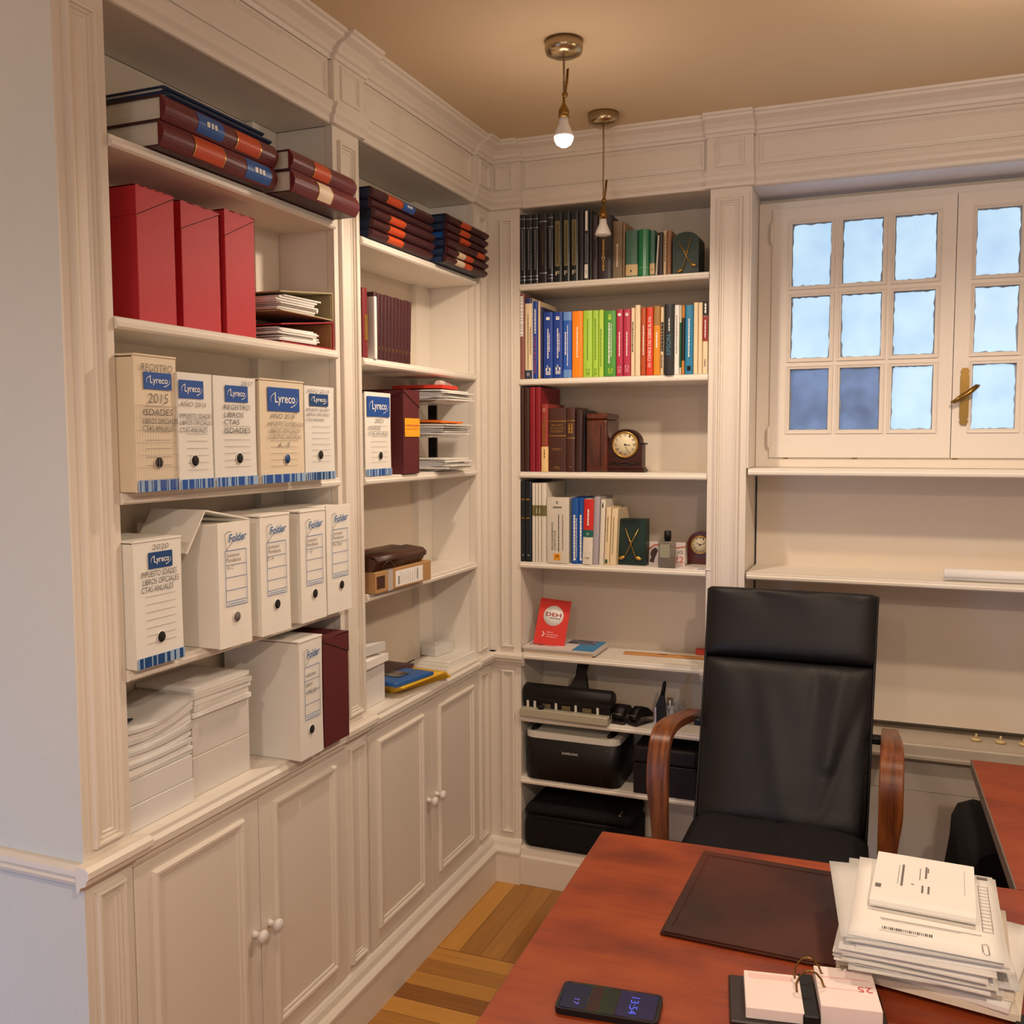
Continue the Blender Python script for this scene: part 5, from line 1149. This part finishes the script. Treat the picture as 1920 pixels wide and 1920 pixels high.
t = sheet('blue_folder', 'blue folder with a dark picture on top of the yellow folders', 'folder', .18, .145, mat('folder_blue', (38, 92, 160), .4), (-.055, -.595, z+.0345), R(80), .010, .001, gy)
MB().box(-.03, .03, -.03, .035, .0125, .0129).build('cover_picture', mat('picture_grey', (60, 56, 54), .5, c2=(130, 120, 110), scale=30), t)
sheet('magazine', 'dark-edged magazine leaning behind the yellow folders on the middle counter', 'magazine', .24, .10, mat('plum_cover', (70, 40, 52), .5), (-.125, -.57, z+.0345), R(88), .012, .002)
t = thing('card_box', 'small clear-lidded box of cards by the corner of the middle counter', 'box', (-.085, -.205, z+.022), R(90)+R(-10))
MB().box(-.048, .048, 0, .058, 0, .032, .001).build('card_block', PL_[1], t); MB().box(-.051, .051, -.003, .061, 0, .048, .002).build('clear_lid', CLEAR, t)
for k in range(4): sheet('card_pad', ['lowest white card pad at the corner of the middle counter', 'second white card pad from below at the corner', 'third white card pad from below at the corner', 'topmost white card pad, under the clear box'][k], 'card', .20, .13, PL_[k % 2], (-.072, -.225+.004*k, z+.0005+.0052*k), R(86), .005, 0, 'white card pads at the corner')

# ---- left counter: booklets, reams
z = TL[4]; gb = 'white booklets piled on the left counter'
ream('lowest wrapped ream under the booklets at the left end of the counter', -.015, -1.625, .185, .155, .050, z, 'reams under the booklets', m=WRAP)
ream('second wrapped ream under the booklets at the left end of the counter', -.017, -1.625, .185, .155, .048, z+.0508, 'reams under the booklets', m=WRAP)
zz = z+.1; random.seed(11); NB = 13
for k in range(NB):
    # booklets sag at their near edge
    q = MB(); sg = .0045*k/NB*6
    def f(o): return lambda i, j: (-.095+.19*i, .155*(1-j)-.004*0, o+.0005-(.022*(k/NB))*(j**2)*(0)+(.020*(k/NB))*(i**2.2)*(1)-.008*(k/NB)*math.sin(math.pi*i))
    A = q.grid(f(.0072), 8, 3); B = q.grid(f(0), 8, 3)
    for e in range(8): q.bm.faces.new((A[e][0], A[e+1][0], B[e+1][0], B[e][0])); q.bm.faces.new((A[e][3], B[e][3], B[e+1][3], A[e+1][3]))
    for e in range(3): q.bm.faces.new((A[0][e], B[0][e], B[0][e+1], A[0][e+1])); q.bm.faces.new((A[8][e], A[8][e+1], B[8][e+1], B[8][e]))
    o = q.build('booklet', PAPER if k % 3 else PL_[2], None, (-.018+random.uniform(-.006, .006), -1.625+random.uniform(-.004, .006), zz)); o.rotation_euler = (0, 0, R(90+random.uniform(-2, 2)))
    tag(o, 'white booklet in the curved pile on the left counter' if k < NB-1 else 'topmost white booklet with a blue-black mark on the left counter pile', 'booklet', gb if k < NB-1 else None)
    zz += .0078
    if k == NB-1: 
        q = MB(); q.prism([(-.05+.022*math.cos(a*.7), .05+.010*math.sin(a*.7)) for a in range(9)], lambda p_, q_, s: (p_, q_, s), .0085, .0092); q.build('printed_mark', mat('mark_blue', (30, 40, 60), .5), o)
ream('lowest film-wrapped ream in the pile beside the booklets', -.028, -1.425, .19, .15, .085, z, 'reams beside the booklets', FILM)
ream('second film-wrapped ream from below in the pile beside the booklets', -.028, -1.425, .19, .15, .082, z+.0862, 'reams beside the booklets', FILM)
zz = z+.170
for k in range(5):
    sheet('paper_bundle', ['lowest loose bundle on the film-wrapped reams', 'second loose bundle on the film-wrapped reams', 'third loose bundle on the film-wrapped reams', 'fourth loose bundle on the film-wrapped reams', 'topmost loose bundle on the film-wrapped reams'][k], 'papers', .19-.002*k, .155, PL_[k % 2], (-.10+random.uniform(-.003, .004), -1.425+random.uniform(-.003, .004), zz), R(90+random.uniform(-2, 3)), .0105-.001*(k == 4), .0012, 'loose bundles beside the booklets'); zz += .0125

# ---- roll of paper on the window shelf
p = px(1770, 1068, 1, .02)
t = thing('paper_roll', 'long white roll of paper lying on the shelf under the window sill', 'paper roll', (1.79, .03, 1.1506+.0185)); t.rotation_euler = (0, 0, R(1))
xl = p.x-1.79
MB().tube([(xl, 0, 0), (.55, 0, 0)], .0183, 24).build('roll', PAPER, t)
lines(t, 'roll_edge', PENC, [(xl, -.006, .5, -.004, .0008)], -.0186)
# taps and plugs on the ledge
for k, u in enumerate((1829, 1873, 1915)):
    p = px(u, 1386, 2, .6256)
    t = thing('ledge_knob', ['leftmost', 'middle', 'rightmost'][k]+' of three small cream knobs lying on the ledge under the window', 'knob', (p.x, min(p.y, .19), .6256), group='cream knobs on the ledge')
    MB().lathe([(.0001, 0), (.012, 0), (.016, .004), (.015, .008), (.0001, .009)], n=20).build('disc', mat('cream_knob', (214, 190, 140), .35), t)
    MB().tube([(0, 0, .008), (.001, .002, .022)], .0032, 8).build('stem', mat('cream_knob', (214, 190, 140), .35), t)

# ================================================================ CHAIR
t = thing('office_chair', 'black leather high-backed office chair with varnished bentwood arms', 'chair', (1.04, -.6, 0))
CH = t; OFF = Vector((-1.04, .6, 0))
prof = [(-.455, .50), (-.42, .56), (-.375, .66), (-.335, .76), (-.30, .86), (-.272, .93), (-.242, 1.02), (-.218, 1.10), (-.208, 1.132)]
def cpath(s):
    f = s*(len(prof)-1); i = min(int(f), len(prof)-2); f -= i
    p0, p1 = Vector(prof[i]), Vector(prof[i+1]); return p0.lerp(p1, f), (p1-p0).normalized()
def cushion(s0, s1, w0, w1, th, name, wr, m=LEATHER, tr=0):
    q = MB(); q.T = Matrix.Translation(OFF); NU, NV = 44, 40
    def F(side):
        def f(i, j):
            u = i*2-1; v = j*2-1; s = s0+(s1-s0)*j; c, d = cpath(s); n = Vector((d.y, -d.x))   # towards the room (-y)
            n = Vector((-d.y, d.x)) if n.x > 0 else n
            w_ = (w0+(w1-w0)*j)/2
            e = (max(0, 1-abs(u)**7))**.5*(max(0, 1-abs(v)**9))**.5
            x = 1.043+u*w_*(1-(.05 if v*tr > 0 else .01)*(abs(v)**14))
            k = e*th*(.62 if side > 0 else .38)*side
            if side > 0: k += e*wr(u, v)
            return (x, c.x+n.x*k, c.y+n.y*k)
        return f
    A = q.grid(F(1), NU, NV); B = q.grid(F(-1), NU, NV)
    o = q.build(name, m, CH); return o
def wr1(u, v):
    a = .0045*math.exp(-((u-.55-.10*v)/.10)**2)*(v > -.2 or .4) - .004*math.exp(-((u-.33-.06*v)/.07)**2)*max(0, v+.3) + .0035*math.exp(-((u+.1+.25*v)/.14)**2) - .003*math.exp(-((u-.78-.35*(v-.2))/.06)**2)
    return 1.5*a + .003*math.sin(u*9+2*v)*math.exp(-((v-.7)/.35)**2) + .0025*math.sin(u*5-3*v+1)*math.exp(-((v+.6)/.4)**2) + .004*(1-u*u)*(1-v*v)
def wr2(u, v):
    return .0035*math.sin(u*7+v*2.2)*math.exp(-((v-.5)/.5)**2) + .004*math.exp(-((u-.25-.3*(v-.5))/.12)**2)*max(0, v) - .0035*math.exp(-((u+.25+.25*v)/.08)**2)*max(0, v+.2) + .004*(1-u*u)*(1-v*v)
cushion(.0, .635, .452, .474, .062, 'backrest', wr1)
cushion(.632, 1.0, .476, .482, .060, 'headrest', wr2, tr=1)
q = MB(); q.T = Matrix.Translation(OFF)
NS = 24
def shell(i, j):
    c, d = cpath(.02+.94*j); return (1.043+(i*2-1)*.228, c.x+.030, c.y)
A = q.grid(shell, 6, NS); B = q.grid(lambda i, j: tuple(Vector(shell(i, j))+Vector((0, .012, 0))), 6, NS)
q.build('back_shell', BLACK, CH)
for s in (-1, 1):
    def pipe(j): c, d = cpath(j); return (1.043+s*(.226+.012*j), c.x-.006, c.y)
    q = MB(); q.T = Matrix.Translation(OFF); q.tube([pipe(k/24*.97+.005) for k in range(25)], .004, 8); q.build('piping', LEATHER, CH)
# seat
def seatf(side):
    def f(i, j):
        u, v = i*2-1, j*2-1; w_ = .232+.028*(1-j)
        e = (max(0, 1-abs(u)**6))**.5*(max(0, 1-abs(v)**8))**.5
        y = -.44-(1-j)*.52
        z0 = .452+.042*max(0, (j-.35)/.65)-.03*max(0, .18-j)*3
        k = e*(.062 if side > 0 else -.035)
        if side > 0: k -= .009*math.exp(-((u-.02)/.03)**2)*e + .003*math.sin(6*u+4*v)*e
        return (1.043+u*w_, y, z0+k)
    return f
q = MB(); q.T = Matrix.Translation(OFF); q.grid(seatf(1), 50, 24); q.grid(seatf(-1), 50, 24); q.build('seat', SUEDE, CH)
# bentwood arms: a 5 cm board bent along its side profile
armp = [(-.20, .735), (-.30, .752), (-.40, .772), (-.50, .790), (-.585, .797), (-.628, .787), (-.655, .760), (-.668, .715), (-.670, .66), (-.668, .60), (-.664, .52), (-.655, .44), (-.62, .385), (-.55, .372), (-.42, .37)]
outer = [.045, .047, .050, .053, .055, .056, .056, .056, .056, .046, .041, .040, .040, .04, .04]
def smooth(L):
    for _ in range(3):
        o = [L[0]]
        for a, b_ in zip(L, L[1:]): o += [a*.75+b_*.25, a*.25+b_*.75]
        L = o+[L[-1]]
    return L
armp = list(zip(smooth([p_[0] for p_ in armp]), smooth([p_[1] for p_ in armp]))); outer = smooth(outer)
for s in (-1, 1):
    q = MB(); q.T = Matrix.Translation(OFF); rings = []
    xi = 1.043+s*.256
    for k, (y, z_) in enumerate(armp):
        a = Vector(armp[min(k+1, len(armp)-1)])-Vector(armp[max(k-1, 0)]); a.normalize(); n = Vector((-a.y, a.x))*.0125
        xo = xi+s*outer[k]
        ring = []
        for (xx, kk) in ((xi, 1), (xi+s*.003, 1.25), (xo-s*.003, 1.25), (xo, 1), (xo, -1), (xo-s*.003, -1.25), (xi+s*.003, -1.25), (xi, -1)):
            ring.append(q._v((xx, y+n.x*kk*.8, z_+n.y*kk*.8)))
        rings.append(ring)
    for A, B in zip(rings, rings[1:]):
        for k in range(8): f_ = q.bm.faces.new((A[k], A[(k+1) % 8], B[(k+1) % 8], B[k])); f_.smooth = False
    q.bm.faces.new(rings[0]); q.bm.faces.new(rings[-1][::-1])
    a_ = q.build('armrest', ARMW, CH)
    q = MB(); q.T = Matrix.Translation(OFF)
    for y, z_ in ((-.30, .755), ): q.box(xi-s*.028, xi+s*.002, y-.02, y+.02, z_-.022, z_-.004, .002)
    q.build('bracket', BLACK, a_)
q = MB(); q.T = Matrix.Translation(OFF); q.box(.79, 1.30, -.60, -.42, .352, .368, .003); q.box(.92, 1.16, -.72, -.46, .37, .432, .004); q.build('seat_plate', BLACK, CH)
MB().tube([(0, 0, .35), (0, 0, .09)], .025, 16).build('gas_column', BLACK, CH)
for k in range(5):
    a = R(72*k+90); q = MB(); q.T = Matrix.Rotation(a, 4, 'Z')
    q.hexa([(0, -.03, .070), (.27, -.02, .055), (.27, .02, .055), (0, .03, .070), (0, -.03, .105), (.27, -.02, .080), (.27, .02, .080), (0, .03, .105)]); l = q.build('star_leg', ARMW, CH)
    q = MB(); q.T = Matrix.Rotation(a, 4, 'Z'); q.lathe([(.0001, -.018), (.024, -.018), (.026, 0), (.024, .018), (.0001, .018)], (.26, 0, .0265), 'y', 18); q.build('castor', BLACK, l)

# ================================================================ DESKS
t = thing('office_desk', 'large reddish cherry wood desk in the foreground', 'desk', (1.363, -1.645, 0), R(1.8))
X0, Y1 = -.587, .474
MB().box(X0, .85, -.50, Y1, .722, .75, .002).build('desktop', DESKW, t)
MB().box(X0+.03, X0+.055, -.46, Y1-.04, 0, .7215).build('side_panel', DESKW, t); MB().box(.79, .815, -.46, Y1-.04, 0, .7215).build('side_panel', DESKW, t)
MB().box(X0+.056, .789, Y1-.34, Y1-.32, .28, .7215).build('modesty_panel', DESKW, t)
t = thing('side_desk', 'reddish cherry wood side desk with a grey edge at the right below the window', 'desk', (1.52, -.79, 0))
pts = [(px(1820, 1424, 2, .749).x-1.52, px(1820, 1424, 2, .749).y+.79), (.02, -.372)]
q = MB(); a_, b_ = pts
q.hexa([(a_[0]+.003, a_[1]-.003, .720), (b_[0]+.003, b_[1], .720), (.65, b_[1]+.022, .720), (.65, a_[1]-.003, .720), (a_[0]+.003, a_[1]-.003, .749), (b_[0]+.003, b_[1], .749), (.65, b_[1]+.022, .749), (.65, a_[1]-.003, .749)]); q.build('desktop', DESKW, t)
q = MB(); q.hexa([(a_[0], a_[1], .720), (b_[0], b_[1], .720), (b_[0]+.003, b_[1], .720), (a_[0]+.003, a_[1], .720), (a_[0], a_[1], .7485), (b_[0], b_[1], .7485), (b_[0]+.003, b_[1], .7485), (a_[0]+.003, a_[1], .7485)]); q.box(a_[0], .65, a_[1]-.003, a_[1], .720, .7485); q.build('edge_band', EDGE, t)
MB().box(.10, .65, a_[1]-.06, a_[1]-.04, 0, .719).build('end_panel', mat('dark_panel', (58, 30, 24), .5), t)
MB().box(.60, .62, b_[1]+.05, a_[1]-.061, 0, .719).build('end_panel', mat('dark_panel', (58, 30, 24), .5), t)

# ---- black backpack under the side desk
t = thing('backpack', 'black padded backpack standing in front of the side desk', 'backpack', (1.535, -.535, 0), R(4))
q = MB()
pr = [(-.02, 0), (-.055, .10), (-.075, .25), (-.082, .36), (-.070, .44), (-.058, .52), (-.055, .572), (-.040, .604), (.0, .618), (.04, .612), (.056, .58), (.06, .3), (.055, 0)]
def bag(y): k = 1-.10*(abs(y)/.17)**4; return k
prev = None; n = 12
for e in range(n+1):
    y = -.17+.34*e/n; kk = 1-.30*abs(2*e/n-1)**7; kz = 1.065-.05*abs(2*e/n-1)**3
    ring = [q._v((p_[0]*kk, y, p_[1]*kz)) for p_ in pr]
    if prev:
        for k in range(len(pr)): f = q.bm.faces.new((prev[k], prev[(k+1) % len(pr)], ring[(k+1) % len(pr)], ring[k])); f.smooth = True
    else: q.bm.faces.new(ring[::-1])
    prev = ring
q.bm.faces.new(prev); q.build('bag_body', BLKFAB, t)
q = MB(); q.tube([(-.045, -.166, .05), (-.060, -.160, .25), (-.060, -.155, .42), (-.020, -.14, .57), (-.006, -.08, .61)], .004, 8); q.build('zip_seam', BLACK, t)
q = MB(); q.tube([(.00, -.06, .60), (.006, -.04, .63), (.006, .02, .634), (.004, .05, .605)], .007, 8); q.build('grab_handle', BLACK, t)
q = MB(); q.tube([(.032, -.12, .56), (.050, -.13, .40), (.046, -.13, .22), (.032, -.12, .10)], [.012, .018, .016, .010], 10); q.build('shoulder_strap', BLKFAB, t)

# ================================================================ ON THE MAIN DESK
DZ = .7506
P = lambda u, v, z=DZ: px(u, v, 2, z)
a, c = P(1310, 1602), P(1255, 1765)
t = thing('desk_pad', 'dark brown leather desk pad lying on the main desk before the chair', 'desk pad', (1.238, -1.400, DZ), R(-1.5))
q = MB(); q.box(-.262, .262, -.172, .172, 0, .006, .003, 2); q.build('pad', MATL, t)
q = MB(); q.box(-.258, .258, .150, .168, .0058, .0075, .0008); q.box(-.258, .258, -.170, -.150, .0058, .0085, .0012); q.box(-.260, -.246, -.150, .150, .0058, .0072, .0008); q.build('border_strip', MATL, t)

ph0, ph1 = P(1047, 1880), P(1238, 1908)
c4 = [P(1062, 1850), P(1234, 1877), P(1238, 1925), P(1040, 1905)]
cx_ = sum((p for p in c4), Vector())/4; dv = (c4[1]-c4[0]); a_ = math.atan2(dv.y, dv.x)
t = thing('smartphone', 'black smartphone with its screen lit, lying on the front edge of the desk', 'phone', (cx_.x, cx_.y, DZ), a_)
L_, W_ = .074, .036
def rrect(w_, h_, r_):
    o = []
    for cx2, cy2, a0 in ((w_-r_, -h_+r_, -90), (w_-r_, h_-r_, 0), (-w_+r_, h_-r_, 90), (-w_+r_, -h_+r_, 180)):
        for k in range(6): aa = R(a0+k*18); o.append((cx2+r_*math.cos(aa), cy2+r_*math.sin(aa)))
    return o
MB().prism(rrect(L_, W_, .009), lambda p_, q_, s: (p_, q_, s), 0, .009).build('phone_case', BLACK, t)
MB().prism(rrect(L_-.004, W_-.003, .007), lambda p_, q_, s: (p_, q_, s), .009, .0094).build('screen', mat('screen_glass', (10, 14, 30), .06, spec=.8), t)
for (x0, x1, cc, s) in ((-.068, -.030, (16, 26, 66), .25), (-.029, -.012, (70, 26, 24), .2), (-.011, .012, (34, 52, 28), .2), (.013, .068, (36, 32, 84), .3)):
    MB().box(x0, x1, -.031, .031, .0094, .0096).build('screen_picture', emit('screen_%d' % int((x0+1)*1000), cc, s), t)
TT = Matrix.Translation(Vector((0, 0, 0))) @ Matrix.Rotation(R(-90), 4, 'X')
lettering('13:54', t, .030, .042, -.024, .018, emit('screen_digits', (90, 100, 235), .9), -.0100, 'screen_digits', vertical=-1, T=TT)
lettering('17', t, -.050, -.042, -.022, -.008, emit('screen_digits2', (120, 110, 235), .7), -.0100, 'screen_digits', vertical=-1, T=TT)

# ring calendar
o_ = P(1520, 1880); 
t = thing('desk_calendar', 'ring-bound desk calendar with open white leaves on a dark base', 'calendar', (1.215, -1.665, DZ), R(10))
MB().box(-.112, .105, -.085, .035, 0, .006, .002).build('base', mat('calendar_base', (40, 26, 24), .4), t)
MB().box(-.012, .010, -.080, .030, .006, .022, .002).build('spine_block', BLACK, t)
lf = MB().box(-.090, -.010, -.075, .022, .006, .022, .0006).build('left_leaves', mat('calendar_leaf', (238, 222, 218), .6), t)
MB().box(-.084, -.020, .002, .016, .022, .0222).build('pink_print', mat('pink_tint', (236, 200, 196), .6), lf)
rf = MB().box(.012, .094, -.070, .034, .006, .034, .0006).build('right_leaves', mat('calendar_leaf', (238, 222, 218), .6), t)
TT2 = Matrix.Rotation(R(-90), 4, 'X')
lettering('25', rf, .068, .088, -.026, -.012, REDINK, -.0344, 'date_digits', vertical=2, T=TT2)
lettering('24', rf, .050, .066, .028, .038, PENC, -.0344, 'date_digits', vertical=2, T=TT2)
q = MB()
q.box(.020, .086, .004, .006, .034, .0343); q.box(.020, .086, -.024, -.023, .034, .0343); q.build('printed_rules', mat('rule_pink', (222, 170, 170), .6), rf)
for y in (.014, -.022):
    q = MB(); q.tube([(-.016+.0*k, y, .020) if k == 0 else (.002+.021*math.cos(math.pi-k*math.pi/8), y, .020+.036*math.sin(k*math.pi/8)) for k in range(9)]+[(.023, y, .034)], .0016, 8, True); q.build('binding_ring', BRASS, t)

# the heap of post
random.seed(21)
SX, SY = 1.372, -1.488
zz = DZ+.0092; gs = 'sheets in the heap of post on the desk'
big = [(.012, .01, .25, .275, -9, .011, 'warm'), (.015, .012, .24, .27, -14, .007, 'w'), (-.006, .008, .24, .262, -3, .012, 'w')]
WARMP = mat('warm_envelope', (226, 212, 192), .7)
k = 0
lab = ['lowest large envelope under the heap of post', 'second large white envelope at the bottom of the heap', 'thick bulging cream envelope low in the heap of post']
for (dx, dy, w_, d_, r_, th, mm) in big:
    sheet('envelope', lab[k], 'envelope', w_, d_, WARMP if mm == 'warm' or k == 2 else PAPER, (SX+dx+.012, SY+dy, zz), R(r_), th, .004); zz += th+.0012; k += 1
for k in range(16):
    th = random.choice((.0012, .0016, .0028)); w_ = .21+random.uniform(-.012, .012); d_ = .285+random.uniform(-.02, .012)
    sheet('paper_sheet', 'white letter sheet in the thick heap of post on the desk', 'paper', w_, d_, PL_[random.choice((0, 0, 1, 2))], (SX+random.uniform(-.012, .010), SY+random.uniform(-.012, .010), zz), R(random.gauss(0, 3.2)), th, random.uniform(.0005, .003), gs); zz += th+.0010
sheet('paper_sheet', 'bluish white sheet poking out to the left near the top of the heap', 'paper', .20, .26, PL_[2], (SX-.030, SY-.004, zz), R(7), .0012, .001); zz += .0022
t = sheet('paper_sheet', 'printed letter sheet with a barcode on top of the heap, under the folded letter', 'paper', .208, .284, PAPER, (SX+.004, SY+.0, zz), R(-1.5), .0012, .0008)
q = MB()
for k in range(26):
    x = -.058+k*.0027; q.box(x, x+random.choice((.0009, .0016)), -.108, -.100, .0022, .0024)
q.build('barcode', INK, t)
q = MB(); q.box(-.062, .078, -.075, -.074, .0022, .0024); q.box(-.060, .05, -.079, -.0785, .0022, .0024); q.box(-.062, -.01, -.114, -.1135, .0022, .0024)
for k in range(14): q.box(.080, .094, -.06+k*.012, -.0592+k*.012, .0022, .0024)
q.box(.080, .0805, -.06, .10, .0022, .0024); q.box(.094, .0945, -.06, .10, .0022, .0024); q.box(.080, .096, .126, .134, .0022, .0024); q.build('printed_text', PENC, t)
t2 = tag(MB().tube([(0, 0, 0), (0, .022, 0), (.006, .026, 0), (.008, .020, 0), (.008, -.004, 0), (.004, -.007, 0), (.001, -.003, 0)], .0006, 6).build('paper_clip', STEEL, None, (SX+.078, SY-.128, zz+.0032)), 'paper clip on the front right corner of the barcode letter', 'paper clip')
zz += .0042
q = MB(); ww, dd = .150, .195
t = thing('folded_letter', 'folded letter with sideways print topmost on the heap of post', 'letter', (SX+.004, SY+.050, zz), R(-3))
pr = [(-dd/2, .001), (-dd/2+.004, .0), (dd/2, .0), (dd/2, .0012), (-dd/2+.02, .004), (-dd/2+.006, .007), (-dd/2+.001, .010), (-dd/2+.012, .013), (dd/2, .008), (dd/2, .0092), (-dd/2+.010, .0148), (-dd/2-.002, .012), (-dd/2-.004, .006)]
q.prism(pr, lambda p_, q_, s: (s, p_, q_), -ww/2, ww/2, False); q.build('folded_sheet', PAPER, t)
def top(x0, x1, y0, y1):
    f = lambda y: .0094+(.0148-.0092)*((dd/2-y)/(dd-.01))
    return [(x0, y0, f(y0)), (x1, y0, f(y0)), (x1, y1, f(y1)), (x0, y1, f(y1))]
q = MB()
for x, y0, y1, w2 in ((-.038, -.03, .05, .0008), (-.032, -.035, .055, .0035), (-.006, .0, .05, .0012), (-.001, -.05, -.02, .003), (.003, .01, .06, .003), (.008, -.05, -.02, .003), (.006, .035, .055, .002), (.060, -.03, .07, .0005), (-.066, -.055, -.04, .009), (-.016, -.024, -.020, .004)):
    q.quad(top(x-w2/2, x+w2/2, y0, y1))
q.build('printed_text', PENC, t)
sheet('paper_sheet', 'thin slip under the folded letter at its left edge', 'paper', .10, .15, PAPER, (SX-.026, SY+.06, zz-.0012), R(-1), .0008, 0)
t = tag(MB().box(-.03, .05, -.03, .012, 0, .012, .002).build('black_wallet', BLACK, None, (P(1915, 1918).x+.02, P(1915, 1925).y-.0, DZ)), 'black object at the very bottom right edge of the desk beneath the heap', 'wallet')
